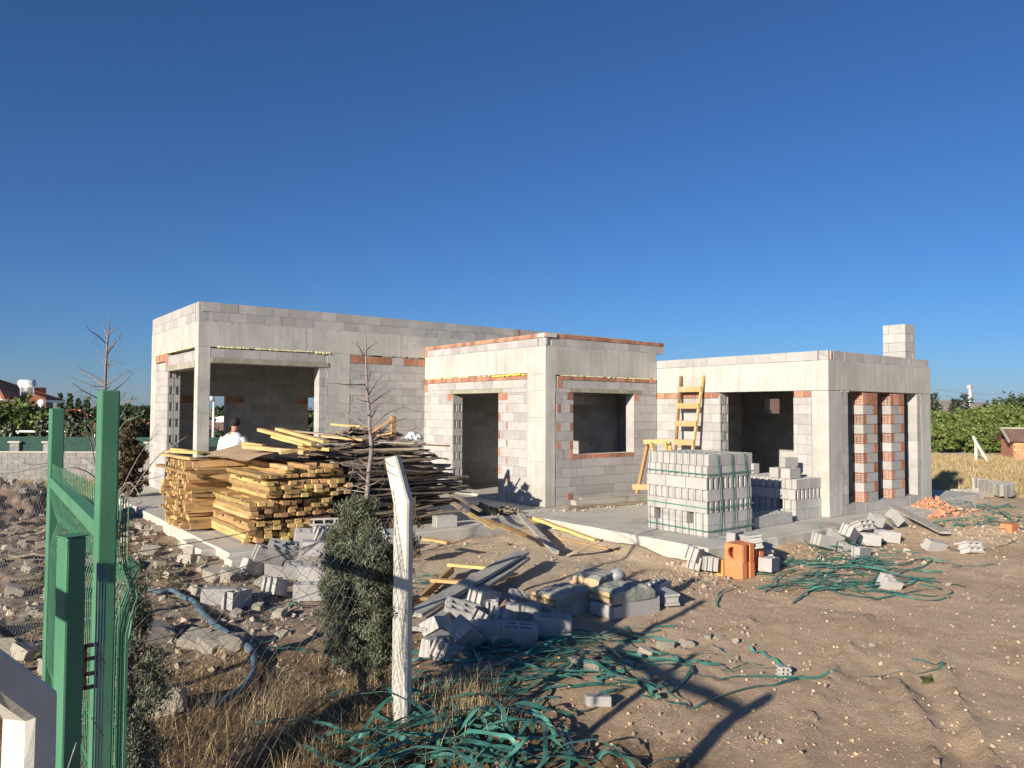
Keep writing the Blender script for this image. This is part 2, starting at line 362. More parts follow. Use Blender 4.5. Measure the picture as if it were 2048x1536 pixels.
soil=mx(rmp(nz(.55),.38,.64),(.52,.375,.245),(.63,.475,.325)); soil=mx(rmp(nz(5.5),.50,.70),soil,(.46,.315,.195)); soil=mx(rmp(nz(38,4),.56,.72),soil,(.68,.54,.39)); soil=mx(rmp(nz(80,3),.60,.72),soil,(.34,.23,.145))
sandc=mx(rmp(nz(30,6),.40,.62),(.50,.39,.26),(.70,.58,.42)); c=mx(att('sand'),soil,sandc)
rubc=mx(rmp(nz(7,8,.75),.42,.60),(.17,.125,.09),(.44,.37,.29)); rubc=mx(rmp(nz(1.2),.50,.66),rubc,(.33,.21,.13)); c=mx(att('rub'),c,rubc)
gz=mx(rmp(nz(9,8),.40,.62),(.17,.11,.06),(.33,.23,.125)); c=mx(att('grassz'),c,gz)
fl=mx(rmp(nz(.5),.38,.64),(.46,.33,.14),(.60,.46,.23)); fl=mx(rmp(nz(2.6),.54,.70),fl,(.34,.25,.12)); c=mx(att('field'),c,fl)
L.new(c,b.inputs['Base Color'])
bp=n.new('ShaderNodeBump'); bp.inputs['Strength'].default_value=.85; bp.inputs['Distance'].default_value=.032; 
ad=n.new('ShaderNodeMath'); ad.operation='MULTIPLY_ADD'; L.new(nz(11,8,.75),ad.inputs[0]); ad.inputs[1].default_value=1.; ad2=n.new('ShaderNodeMath'); ad2.operation='MULTIPLY_ADD'; ad2.inputs[1].default_value=.55; L.new(nz(120,3,.7),ad2.inputs[0]); L.new(nz(45,4,.7),ad2.inputs[2]); L.new(ad2.outputs[0],ad.inputs[2]); L.new(ad.outputs[0],bp.inputs['Height']); L.new(bp.outputs[0],b.inputs['Normal'])
me.materials.append(m)
# gravel path on the right and behind
mb=MB()
def strip(mb,pts,wd,dz,m=0):
    vs=[]
    for i,p in enumerate(pts):
        d=(Vector(pts[min(i+1,len(pts)-1)])-Vector(pts[max(i-1,0)])).normalized(); s_=Vector((d.y,-d.x))
        for k in(-1,-.33,.33,1):
            q=Vector(p)+s_*wd/2*k; vs.append((q.x,q.y,H(q.x,q.y)+dz))
    fs=[]
    for i in range(len(pts)-1):
        for k in range(3): a=i*4+k; fs.append((a,a+1,a+5,a+4))
    mb.add(vs,fs,m,.5,True)
pp=[RF(-6+3*i,41.5+.15*i)[:2] for i in range(30)]; strip(mb,pp,3.4,.03)
mb.build('gravel_path',M['path'],org=(0,0,0),kind='structure')
# hills on the horizon
for k,(d0,r0,r1,hh,sd_) in enumerate([(2600,-2600,3400,66,3.),(1700,700,2600,36,9.)]):
    mb=MB(); nn=160
    def fn(u,v):
        r=r0+(r1-r0)*u; f=d0+v*900
        base=hh*(.52+.75*fbm(u*5+sd_,sd_,5))*(.35+.65*SS(.35 if k==0 else .0,.75 if k==0 else .3,u))
        z=-4-(f-70)*.0012+max(0,base)*math.sin(min(1,v*1.6)*PI/2)*(1+.12*fbm(u*30,v*6,3,sd_))
        return RF(r,f,z)
    mb.grid([i/nn for i in range(nn+1)],[j/10 for j in range(11)],fn,0,.5)
    mb.build('hills',M['hill'],org=(0,0,0),kind='structure')
# ------------------------------------------------------------------ concrete terrace
mb=MB()
def slabtop(mb,x0,x1,y0,y1,zt,zb,m=0):
    "slab with a slightly ragged edge"
    nx_=max(2,int((x1-x0)/.25)); ny_=max(2,int((y1-y0)/.25))
    def rim():
        for i in range(nx_): yield x0+(x1-x0)*i/nx_,y0
        for j in range(ny_): yield x1,y0+(y1-y0)*j/ny_
        for i in range(nx_): yield x1-(x1-x0)*i/nx_,y1
        for j in range(ny_): yield x0,y1-(y1-y0)*j/ny_
    pts=list(rim()); n_=len(pts); vs=[]
    for ex,zz in((-.012,zt),(.0,zt-.02),(.006,zb)):
        for x,y in pts:
            k=.02*N3(x*3,y*3,zz*0)+.012*N3(x*11,y*11)+ex; cx=(x0+x1)/2;cy=(y0+y1)/2
            dx=(1 if x>x1-1e-6 else -1 if x<x0+1e-6 else 0); dy=(1 if y>y1-1e-6 else -1 if y<y0+1e-6 else 0)
            vs.append((x+dx*k,y+dy*k,zz))
    fs=[tuple(range(n_))]
    for l in range(2):
        for i in range(n_): j=(i+1)%n_; fs.append((l*n_+i,(l+2-1)*n_+i,(l+1)*n_+j,l*n_+j))
    mb.add(vs,fs,m,.5)
slabtop(mb,3.36,9.22,10.92,22.3,0,-.6)
slabtop(mb,9.23,18.9,7.14,22.3,-.003,-.6)
slabtop(mb,18.85,21.4,7.9,12.0,-.02,-.5)
mb.build('terrace_slab',M['slab'],org=(0,0,0),kind='structure')
mb=MB(); slabtop(mb,3.15,3.75,11.55,12.7,-.03,-.6); slabtop(mb,3.30,5.5,10.60,10.93,-.05,-.6)
mb.build('footing',M['slab'],org=(0,0,0),kind='structure')
# ------------------------------------------------------------------ unfinished house
HB=(10.3,14.,0)
house=thing('unfinished_house','unfinished single-storey house of grey blocks and bare concrete, three flat-roofed wings, no windows or doors','house',HB)
Xm,Ym,Xc,Yc,Xr,Yr=4.53,17.14,10.28,12.18,13.80,7.80
XE,YE=18.22,21.57
def wbox(mb,ax,c0,c1,u0,u1,z0,z1,m=0,r=None):
    if ax=='Y': mb.box(u0,u1,c0,c1,z0,z1,m,r)
    else: mb.box(c0,c1,u0,u1,z0,z1,m,r)
def cut(a,b,ops):
    segs=[(a,b)]
    for o0,o1 in ops:
        ns=[]
        for s,e in segs:
            if o1<=s or o0>=e: ns.append((s,e)); continue
            if s<o0: ns.append((s,o0))
            if e>o1: ns.append((o1,e))
        segs=ns
    return [(s,e) for s,e in segs if e-s>.012]
def masonry(mb,ax,c,t,u0,u1,z0,z1,ops=(),Lb=.395,Hb=.2,g=.005,off=0.,m=0,mm=1):
    k=0;z=z0
    while z<z1-.02:
        zt=min(z+Hb,z1); zm=(z+zt)/2
        oo=[(a,b) for a,b,c0,c1 in ops if c0<zm<c1]
        st=u0-off-(k%2)*Lb/2; i=0
        while st+i*Lb<u1:
            a=max(u0,st+i*Lb+g/2); b=min(u1,st+(i+1)*Lb-g/2)
            if b-a>.01:
                for s,e in cut(a,b,oo):
                    j=R.uniform(-.003,.003); wbox(mb,ax,c+j,c+t-j,s,e,z+g/2,zt-g/2,m)
            i+=1
        for s,e in cut(u0,u1,oo): wbox(mb,ax,c+.014,c+t-.014,s+.004,e-.004,z,zt,mm,.5)
        z+=Hb;k+=1
def bricks(mb,ax,c,t,u0,u1,z0,z1,Lb=.19,vert=False,m=0):
    "one run of clay bricks set in pale mortar: a part of its own"
    mb=MB()
    n_=max(1,round((u1-u0)/Lb)) if not vert else 1
    k=max(1,round((z1-z0)/Lb)) if vert else 1
    for i in range(n_):
        for j in range(k):
            a=u0+(u1-u0)*i/n_+.005; b=u0+(u1-u0)*(i+1)/n_-.005; p=z0+(z1-z0)*j/k+.005; q=z0+(z1-z0)*(j+1)/k-.005
            jj=R.uniform(-.002,.004); wbox(mb,ax,c-.003-jj,c+t,a,b,p,q,m)
    wbox(mb,ax,c+.002,c+t-.004,u0+.003,u1-.003,z0+.002,z1-.002,1,.5)
    return mb.build('brick_course' if n_*k>1 else 'brick',[M['brick'],M['jointm']],BRP[0])
BRP=[house]
def rough(mb,ax,c,out,u0,u1,z,am,m=0,step=.035,down=.5,r=None):
    "lumpy bead of foam or squeezed-out mortar along a wall"
    u=u0
    while u<u1:
        k=N3(u*6,z*3,c); 
        if k>-.25:
            s_=am*(.5+.8*abs(N3(u*17,z,c*2))); h=am*(.6+.9*abs(N3(u*13,c,z)))
            vs=[];q=s_
            cx=u; cz=z-h*down*R.random()
            for a,bq,d in((-1,-.6,.2),(1,-.5,.2),(1.1,.6,.2),(-1,.7,.2),(0,0,1.3)):
                uu=cx+a*step*.75; zz=cz+bq*h; dd=c-out*d*s_*.8
                vs.append((uu,dd,zz) if ax=='Y' else (dd,uu,zz))
            mb.add(vs,[(0,1,4),(1,2,4),(2,3,4),(3,0,4),(3,2,1,0)],m,None,True)
        u+=step
def hollow(mb,ax,c,d,u0,u1,z0,rows,Hb=.2,alt=True,m=0,both=False):
    "face of open hollow-block ends at a jamb: plane at c facing -axis, hollow d deep"
    um=(u0+u1)/2
    for k in range(rows):
        for h,(a,b) in enumerate(((u0,um-.006),(um+.006,u1))):
            open_=(k+ (h if alt else 0))%2==0 if alt else k%2==0
            w_=b-a; us=[a,a+w_*.30,a+w_*.78,b]; zz=[z0+k*Hb+.004,z0+k*Hb+.012,z0+(k+1)*Hb-.012,z0+(k+1)*Hb-.004]
            fn=(lambda u,v,w_:(u,w_,v)) if ax=='Y' else (lambda u,v,w_:(w_,u,v))
            j=R.uniform(-.004,.004)
            mb.vox(us,zz,(lambda i,jj: not(i==1 and jj==1)) if open_ else (lambda i,jj:True),c+j,c+d,fn,m)
T=.29
# ---- main wing
wall=MB()
masonry(wall,'Y',Ym,T,8.13,14.2,0,3.2,[(9.0,9.0,0,0)],off=.1)
masonry(wall,'Y',Ym,T,7.33,7.52,0,3.07,off=.0,Lb=.19)
masonry(wall,'Y',Ym,T,4.80,7.52,3.19,3.40,off=.1)
masonry(wall,'Y',Ym,T,9.29,9.63,3.2,3.40,Lb=.35)
masonry(wall,'X',Xm,T,17.36,19.8,3.11,3.34,off=.2)
masonry(wall,'X',Xm,T,19.84,21.08,0,3.22,off=.1)
masonry(wall,'Y',Ym,T,Xm,XE,3.99,4.41,Hb=.21,off=-.26)      # parapet, long side
masonry(wall,'X',Xm,T,Ym+.30,YE,3.99,4.41,Hb=.21,off=.05)
masonry(wall,'Y',YE-.2,.2,Xm+.3,XE,0,3.4,[(5.60,6.42,.9,2.41),(8.80,9.55,.9,2.42)],off=.1)
masonry(wall,'X',10.9,.2,Ym+.3,YE-.21,0,3.4,off=.1)   # inner partition
wo=wall.build('block_wall',[M['block'],M['mortar']],house)
mb=MB(); hollow(mb,'Y',19.79,.05,Xm+.005,Xm+T,0,15,alt=False); mb.build('jamb',M['block'],house)
mb=MB(); mb.box(Xm-.004,4.80,Ym-.004,Ym+.26,0,3.42); mb.build('column',M['conc'],house,bevel=.012)
mb=MB(); mb.box(7.52,8.13,Ym-.004,Ym+.26,0,3.42); mb.build('column',M['conc'],house,bevel=.01)
mb=MB(); mb.box(Xm-.004,Xm+.26,21.08,YE,0,3.42); mb.build('column',M['conc'],house,bevel=.01)
mb=MB(); mb.box(Xm-.006,XE,Ym-.006,Ym+.285,3.42,3.985); mb.box(Xm-.006,Xm+.285,Ym+.285,YE,3.42,3.985); mb.box(Xm+.3,XE,YE-.24,YE-.002,3.42,3.985); mb.build('ring_beam',M['conc'],house,bevel=.008)
mb=MB(); mb.box(4.80,7.56,Ym-.022,Ym+.29,3.07,3.187); mb.build('lintel',M['lint'],house,bevel=.008)
mb=MB(); mb.box(Xm-.02,Xm+.28,17.36,20.0,2.965,3.107); mb.build('lintel',M['lint'],house,bevel=.008)
mb=MB(); bricks(mb,'Y',Ym,T,8.14,9.28,3.205,3.39,.2); bricks(mb,'Y',Ym,T,9.64,10.27,3.205,3.39,.2); bricks(mb,'X',Xm,T,20.08,21.08,3.23,3.41,.09); bricks(mb,'X',Xm,T,19.84,20.06,3.05,3.40,.2); bricks(mb,'Y',Ym,.28,13.4,13.5,4.2,4.41)
bricks(mb,'Y',YE-.2,.19,6.42,6.9,2.2,2.41); bricks(mb,'Y',YE-.2,.19,8.5,8.79,2.2,2.41); bricks(mb,'Y',YE-.2,.19,5.2,5.58,2.2,2.41); pass
mb=MB(); rough(mb,'Y',Ym,1,4.82,7.6,3.425,.035,down=.2); rough(mb,'X',Xm,1,17.4,21.2,3.425,.03,down=.3); rough(mb,'Y',Ym,1,7.2,7.62,3.415,.05); mb.build('foam_bead',M['foam'],house)
mb=MB(); rough(mb,'Y',Ym,1,Xm,XE,3.99,.014); rough(mb,'Y',Ym,1,8.1,10.2,3.41,.02); rough(mb,'X',Xm,1,Ym,YE,3.99,.012)
for zz in [i*.05 for i in range(0,64)]:
    if N3(zz*5,1.,2.)>-.2: rough(mb,'Y',Ym-.002,1,7.515+.01*N3(zz*9,0,0),7.53,zz,.018,step=.03); rough(mb,'Y',Ym-.002,1,8.12,8.135,zz,.014,step=.03)
mb.build('mortar_squeeze',M['mortar'],house)
mb=MB(); mb.box(Xm+.29,XE-.01,Ym+.29,YE-.25,3.70,3.90); mb.build('roof_slab',M['lint'],house)
def seams(ax,c,us,z0,z1,zs=(),u0=0,u1=0):
    mb=MB()
    for u in us:
        z=z0
        while z<z1-.01:
            if N3(u*7,z*9,c)>-.45: wbox(mb,ax,c-.0015,c+.01,u+.003*N3(z*8,u,1)-.003,u+.003*N3(z*8,u,1)+.003,z,min(z+.05,z1),0,.5)
            z+=.05
    for z in zs: wbox(mb,ax,c-.0015,c+.01,u0,u1,z-.003,z+.003,0,.5)
    mb.build('formwork_seam',M['seam'],house)
seams('Y',Ym-.006,(6.98,9.55,12.2),3.43,3.98); seams('X',Xm-.006,(18.4,20.2),3.43,3.98); seams('Y',Ym-.004,(),0,0,(1.95,),7.53,8.12); seams('Y',Ym-.004,(),0,0,(1.95,),Xm,4.79); seams('X',Xm-.004,(),0,0,(2.05,),21.09,YE)
# ---- middle wing
wall=MB()
DO=(13.85,15.79,0,2.45)
masonry(wall,'X',Xc,T,12.80,Ym-.002,0,2.45,[DO],off=.1)
masonry(wall,'X',Xc,T,12.80,Ym-.002,2.55,2.735,[],Hb=.19,off=.3)
masonry(wall,'X',Xc,T,12.80,13.72,2.45,2.55,[],Hb=.1,off=.2); masonry(wall,'X',Xc,T,15.92,Ym-.002,2.45,2.55,[],Hb=.1,off=.2)
WI=(11.08,13.0,1.09,2.45)
masonry(wall,'Y',Yc,.25,10.60,13.79,0,2.45,[WI],off=.0)
masonry(wall,'Y',Yc,.25,10.75,13.79,2.535,2.715,[],Hb=.19,off=.2)
masonry(wall,'Y',Yc,.25,10.60,10.96,2.45,2.535,Hb=.1); masonry(wall,'Y',Yc,.25,13.26,13.79,2.45,2.535,Hb=.1)
masonry(wall,'X',Xc,T,12.18+.26,Ym-.002,3.445,3.615,Hb=.18,off=.1); masonry(wall,'Y',Yc,.25,Xc,14.06,3.445,3.615,Hb=.18,off=-.17)
masonry(wall,'X',13.81,.25,Yc+.26,Ym-.01,0,3.615,off=.1); masonry(wall,'Y',13.45,.15,Xc+.30,13.78,0,3.0,[(12.2,12.9,0,2.2)],off=.15)
wall.build('block_wall',[M['block'],M['mortar']],house)
mb=MB(); hollow(mb,'Y',15.77,.05,Xc+.005,Xc+T,0.0,12,Hb=.2,alt=False); mb.build('jamb',M['block'],house)
mb=MB(); mb.box(Xc-.004,10.565,Yc-.004,12.80,0,2.88); mb.build('column',M['conc'],house,bevel=.012)
mb=MB(); mb.box(10.575,10.60,Yc+.03,Yc+.2,0,2.85); mb.build('insulation_strip',M['film'],house)
mb=MB(); mb.box(Xc-.006,Xc+.28,Yc-.006,Ym-.004,2.87,3.44); mb.box(Xc+.28,13.79,Yc-.006,Yc+.26,2.82,3.44); mb.build('ring_beam',M['conc'],house,bevel=.008)
mb=MB(); mb.box(Xc-.012,Xc+T,13.72,15.92,2.452,2.546); mb.build('lintel',M['lint'],house,bevel=.006)
mb=MB(); mb.box(10.97,13.25,Yc-.012,Yc+.25,2.452,2.533); mb.build('lintel',M['lint'],house,bevel=.006)
mb=MB()
bricks(mb,'X',Xc,T,12.14,Ym-.01,3.62,3.71,.19); bricks(mb,'Y',Yc,.25,Xc-.03,14.06,3.62,3.71,.19)
bricks(mb,'X',Xc,T,12.82,17.05,2.74,2.865,.10); bricks(mb,'X',Xc,T,16.98,17.12,2.50,2.865,.19,True); bricks(mb,'X',Xc,T,17.0,17.12,3.40,3.62,.19,True)
for k in range(12):
    if k%2==0: bricks(mb,'X',Xc,T,13.50,13.56,.03+k*.2,.19+k*.2)
    else: bricks(mb,'X',Xc,T,13.775,13.848,.01+k*.2,.19+k*.2)
bricks(mb,'X',Xc,T,13.5,13.84,2.28,2.45,.17); bricks(mb,'X',Xc,T,15.80,16.02,2.28,2.45,.2)
pass
mb=MB()
bricks(mb,'Y',Yc,.25,10.75,13.78,2.72,2.815,.12); bricks(mb,'Y',Yc,.25,10.62,10.76,2.53,2.80,.3,True)
bricks(mb,'Y',Yc,.25,11.08,13.0,.985,1.088,.2); bricks(mb,'Y',Yc,.25,10.98,11.08,.98,1.2,.3,True)
for k in range(7):
    z=1.0+k*.2
    if k%2: bricks(mb,'Y',Yc,.25,10.98,11.075,z+.01,z+.19)
    elif k<6: bricks(mb,'Y',Yc,.25,10.61,10.72,z+.21,z+.39)
bricks(mb,'Y',Yc,.25,10.90,11.07,2.28,2.45); bricks(mb,'Y',Yc,.25,13.0,13.16,2.28,2.45); bricks(mb,'Y',Yc,.25,10.92,11.06,.12,.26)
pass
mb=MB(); rough(mb,'Y',Yc,1,10.7,13.79,2.815,.028); rough(mb,'X',Xc,1,14.2,17.1,2.86,.03); mb.build('foam_bead',M['foam'],house)
mb=MB(); rough(mb,'X',Xc-.005,1,12.9,14.1,2.85,.055,step=.05); mb.build('foam_bead',M['foamy'],house)
mb=MB(); rough(mb,'Y',Yc,1,Xc,14.0,3.44,.014); rough(mb,'X',Xc,1,Yc,17.1,3.44,.014); rough(mb,'Y',Yc,1,12.9,13.79,2.54,.018)
for zz in [i*.05 for i in range(0,56)]:
    if N3(zz*5,7.,2.)>-.3: rough(mb,'Y',Yc-.002,1,10.585,10.60,zz,.016,step=.03)
mb.build('mortar_squeeze',M['mortar'],house)
mb=MB(); mb.box(Xc+.29,13.80,Yc+.27,Ym-.005,3.05,3.25); mb.build('roof_slab',M['lint'],house)
mb=MB(); mb.box(Xc-.02,Xc+.5,13.86,15.78,.002,.06); mb.build('threshold',M['slab'],house,bevel=.01)
mb=MB(); mb.box(Xc+.03,Xc+.06,Yc-.008,Yc+.05,3.46,3.60); mb.box(Xc+.005,Xc+.03,Yc-.010,Yc+.05,3.455,3.605); mb.build('block_end',M['blockl'],house)
# ---- side wing
wall=MB(); OP=(8.55,10.55,0,2.47)
masonry(wall,'X',Xr,T,8.16,Yc,0,2.34,[OP],off=.1); masonry(wall,'X',Xr,T,10.36,10.56,0,2.34)
masonry(wall,'X',Xr,.22,Yr+.22,Yc-.004,3.075,3.26,Hb=.19,off=.1)
masonry(wall,'Y',Yr,.22,Xr+.02,XE-.08,3.075,3.26,Hb=.19,off=-.2)
masonry(wall,'Y',Yr,.22,14.10,XE-.02,0,.2,off=.1,g=.004)
masonry(wall,'Y',Yr,.22,14.30,14.53,.2,2.47,Lb=.24,g=.004); masonry(wall,'Y',Yr,.22,17.53,17.72,.2,2.47,Lb=.2,g=.004)
masonry(wall,'X',XE-.25,.25,Yr+.25,Ym,0,2.6,[(11.55,12.0,1.90,2.48)],off=.1)
masonry(wall,'Y',12.7,.2,14.09,XE-.26,0,2.6,off=.1)
wall.build('block_wall',[M['block'],M['mortar']],house)
mb=MB(); hollow(mb,'Y',10.34,.05,Xr+.005,Xr+T,0,12,alt=True); mb.build('jamb',M['block'],house)
mb=MB(); mb.box(Xr-.004,14.30,Yr-.004,8.155,0,2.47); mb.build('column',M['conc'],house,bevel=.012)
mb=MB(); mb.box(17.72,XE,Yr-.004,8.05,0,2.47); mb.build('column',M['conc'],house,bevel=.012)
mb=MB(); mb.box(Xr-.006,XE,Yr-.006,8.04,2.475,3.07); mb.box(Xr-.006,Xr+.28,8.04,Yc-.006,2.475,3.07); mb.box(XE-.25,XE,8.04,Ym,2.605,3.07); mb.build('ring_beam',M['conc'],house,bevel=.008)
mb=MB(); bricks(mb,'X',Xr,T,10.38,12.17,2.345,2.47,.2); bricks(mb,'X',Xr,T,8.16,8.54,2.345,2.47,.19); bricks(mb,'Y',Yr,.21,Xr+.10,Xr+.16,3.08,3.255); pass
mb=MB(); rough(mb,'X',Xr,1,7.9,12.1,3.07,.014); rough(mb,'Y',Yr,1,Xr,XE,3.07,.014); rough(mb,'Y',Yr-.002,1,14.28,14.55,2.46,.03,step=.03); rough(mb,'Y',Yr-.002,1,17.7,17.95,2.46,.02,step=.03)
for zz in [i*.06 for i in range(3,41)]:
    if N3(zz*5,9.,2.)>-.2: rough(mb,'Y',Yr-.002,1,14.30,14.315,zz,.014,step=.03); rough(mb,'Y',Yr-.002,1,17.715,17.73,zz,.012,step=.03)
mb.build('mortar_squeeze',M['mortar'],house)
mb=MB(); mb.box(Xr+.285,XE-.255,8.045,12.68,2.72,2.92); mb.box(Xr+.285,XE-.255,12.92,Ym-.01,2.72,2.92); mb.build('roof_slab',M['lint'],house)
seams('X',Xc-.006,(14.62,14.75),2.90,3.40); seams('Y',Yc-.006,(11.9,),2.84,3.42); seams('X',Xr-.006,(9.85,11.1),2.49,3.06); seams('Y',Yr-.006,(16.2,),2.49,3.06); seams('X',Xc-.004,(),0,0,(2.83,2.48,1.9,.95),12.2,12.79)
# toothed piers of block and hollow brick between the three slots
for x0,x1 in ((15.14,15.73),(16.32,16.92)):
    bl=MB(); br=MB(); Y0,Y1=Yr,Yr+.24
    for k in range(11):
        z=.2+k*.2; a,b_=z+.004,z+.194
        if k==10: a,b_=z+.004,z+.25; 
        bw=.15
        if k%2==0 or k==10:
            us=[Y0+.002+(Y1-Y0-.004)*q for q in(0,.07,.31,.38,.62,.69,.93,1)]; zs=[a+(b_-a)*q for q in(0,.07,.25,.32,.49,.56,.74,.81,.94,1)][:0]+[a+(b_-a)*q for q in(0,.06,.245,.305,.47,.53,.695,.755,.94,1)]
            br.vox(us,zs,lambda i,j: i%2==0 or j%2==0,x0+.002,x0+.12,lambda u,v,w_:(w_,u,v)); br.box(x0+.12,x0+bw-.004,Y0,Y1,a,b_)
            if k==10: br.box(x0+bw,x0+bw+.2,Y0-.002,Y1,a,b_); br.box(x0+bw+.21,x1,Y0-.002,Y1,a,b_)
            else: bl.box(x0+bw+.004,x1-.002,Y0+.002,Y1,a,b_)
        else:
            bl.box(x0+.002,x1-bw-.03,Y0+.002,Y1,a,b_); 
            bl.box(x1-bw-.024,x1-.004,Y0+.03,Y1-.03,a,b_); br.box(x1-bw-.022,x1-.002,Y0-.002,Y0+.028,a,b_); br.box(x1-bw-.022,x1-.002,Y1-.028,Y1,a,b_)
    bl.box(x0+.03,x1-.03,Y0+.025,Y1-.03,.2,2.4,1,.5)
    p=bl.build('pier',[M['block'],M['mortar']],house); br.build('brick',M['brick'],p)
# open brick ends on the far jambs of the slots
# chimney
mb=MB()
cx0,cx1,cy0,cy1=18.30,18.78,8.24,8.76
cx0-=.32;cx1-=.32
for k in range(5):
    z=3.05+k*.216
    for s in range(2):
        if k%2: mb.box(cx0,cx0+.13,cy0+s*.262,cy0+.257+s*.262,z,z+.21); mb.box(cx1-.13,cx1,cy0+s*.262,cy0+.257+s*.262,z,z+.21); 
        else: mb.box(cx0+s*.242,cx0+.238+s*.242,cy0,cy0+.13,z,z+.21); mb.box(cx0+s*.242,cx0+.238+s*.242,cy1-.13,cy1,z,z+.21)
    if k%2: mb.box(cx0+.135,cx1-.135,cy0+.006,cy0+.13,z,z+.21); mb.box(cx0+.135,cx1-.135,cy1-.13,cy1-.006,z,z+.21)
    else: mb.box(cx0+.006,cx0+.13,cy0+.135,cy1-.135,z,z+.21); mb.box(cx1-.13,cx1-.006,cy0+.135,cy1-.135,z,z+.21)
mb.build('chimney',M['blockl'],house)
# ------------------------------------------------------------------ timber
def timber_mesh(name,L_,w_,h_,mt,seg=5,warp=.006,broken=False):
    mb=MB(); vs=[];fs=[]
    for i in range(seg+1):
        x=-L_/2+L_*i/seg; wy=U(-warp,warp); wz=U(-warp,warp); k=1.0
        if broken and i in(0,seg): k=U(.5,.95); x+=U(-.06,.06)
        c=.006
        for a,b in((-1,-1+.25*0),(1,-1),(1,1),(-1,1)): vs.append((x+(U(-.03,.03) if broken and i in (0,seg) else 0),a*w_/2*k+wy,b*h_/2+wz))
    for i in range(seg):
        for k in range(4):
            a=i*4+k;b=i*4+(k+1)%4; fs.append((a,b,b+4,a+4))
    fs.append((3,2,1,0)); n_=len(vs); fs.append((n_-4,n_-3,n_-2,n_-1))
    mb.add(vs,fs,0,U(0,.4)); return mb.mesh(name,mt)
def lay(name,mesh,p,q,label,cat,group=None,roll=0,L_=None):
    p=Vector(p);q=Vector(q);d=q-p; x=d.normalized(); up=Vector((0,0,1)) if abs(x.z)<.95 else Vector((0,1,0)); y=up.cross(x).normalized(); z=x.cross(y)
    m3=Matrix((x,y,z)).transposed()@Matrix.Rotation(roll,3,'X'); s_=(d.length/L_ if L_ else 1)
    m4=m3.to_4x4()@Matrix.Diagonal((s_,1,1,1)); m4.translation=(p+q)/2
    return inst(name,mesh,m4,label,cat,group)
BM=[timber_mesh('beam',2.6,.105,.058,M['timber']) for _ in range(5)]
BS=[timber_mesh('beam',1.1,.10,.05,M['timber'],3) for _ in range(3)]+[timber_mesh('beam',1.1,.10,.05,M['timberb'],3) for _ in range(2)]
ST=[timber_mesh('sticker',1.6,.08,.045,M['timberb'],3) for _ in range(2)]
BO=[timber_mesh('board',3.0,U(.12,.21),U(.022,.032),M['oldwood'],8,.022,True) for _ in range(9)]
LY='yellow formwork beam in the straight stack at the terrace corner, cut ends toward the fence'
GY='yellow formwork beams in the straight stack'
z=.05; row=0
lay('sticker',ST[0],(3.75,11.55,.025),(5.1,11.5,.025),'brown bearer under the near end of the straight beam stack','bearer','bearers of the beam stack',L_=1.6)
lay('sticker',ST[1],(3.72,13.6,.025),(5.1,13.6,.025),'brown bearer under the far end of the straight beam stack','bearer','bearers of the beam stack',L_=1.6)
for grp,(x0,nb,rows,skew,y0) in enumerate(((3.78,11,5,.06,11.25),(3.80,11,4,.05,11.27),(4.06,11,4,-.02,11.22),(4.02,11,3,.04,11.35))):
    for r_ in range(rows):
        for i in range(nb):
            if grp==3 and r_==2 and i%3: continue
            if grp==3 and i<3 and r_>0: continue
            x=x0+i*.124+U(-.012,.012); e=y0+U(-.09,.10)+(.12 if R.random()<.12 else 0); f_=e+2.6
            lay('formwork_timber',BM[R.randrange(5)],(x,e,z+.03),(x+skew*.5+U(-.02,.02),f_,z+.03+U(-.002,.004)),LY,'timber beam',GY,L_=2.6)
        z+=.061
    if grp<3:
        for yy in (11.6,12.5,13.5):
            lay('sticker',ST[R.randrange(2)],(x0-.08+U(-.1,.1),yy,z+.023),(x0+1.45,yy+U(-.1,.1),z+.023),'brown spacer lath between layers of the straight beam stack','lath','spacer laths of the beam stack',L_=1.6)
        z+=.047
ztop=z
# short offcuts piled beside it, ends to the sun
LS='short timber offcut in the low pile behind the straight beam stack'
zz=.06
for r_ in range(17):
    y=13.15+U(-.04,.04)
    while y<14.75:
        hh=U(.05,.07)
        e=3.33+U(-.10,.10)+.006*r_; tilt=U(-.12,.12)
        lay('timber_offcut',BS[R.randrange(5)],(e,y,zz+.03+U(-.006,.006)),(e+U(.8,1.1),y+tilt,zz+.03+U(-.03,.012)),LS,'offcut','short offcuts piled behind the beam stack',roll=R.choice((0,0,PI/2,U(-.2,.2))),L_=1.1)
        y+=U(.105,.165)
    zz+=.064
for k,(a,b) in enumerate((((322,908,13.9),(386,918,12.6)),((335,903,14.),(400,905,13.)),((318,930,13.6),(400,952,12.2)),((345,898,14.),(412,907,13.2)))):
    lay('loose_batten',timber_mesh('batten',1.9,.10,.045,M['timber']),Pd(*a),Pd(*b),['pale batten lying across the front of the offcut pile','pale batten at the back corner on top of the offcut pile','yellow batten sticking out of the middle of the offcut pile','short batten beside the brown plywood sheet'][k],'batten','loose battens on the offcut pile',L_=1.9)
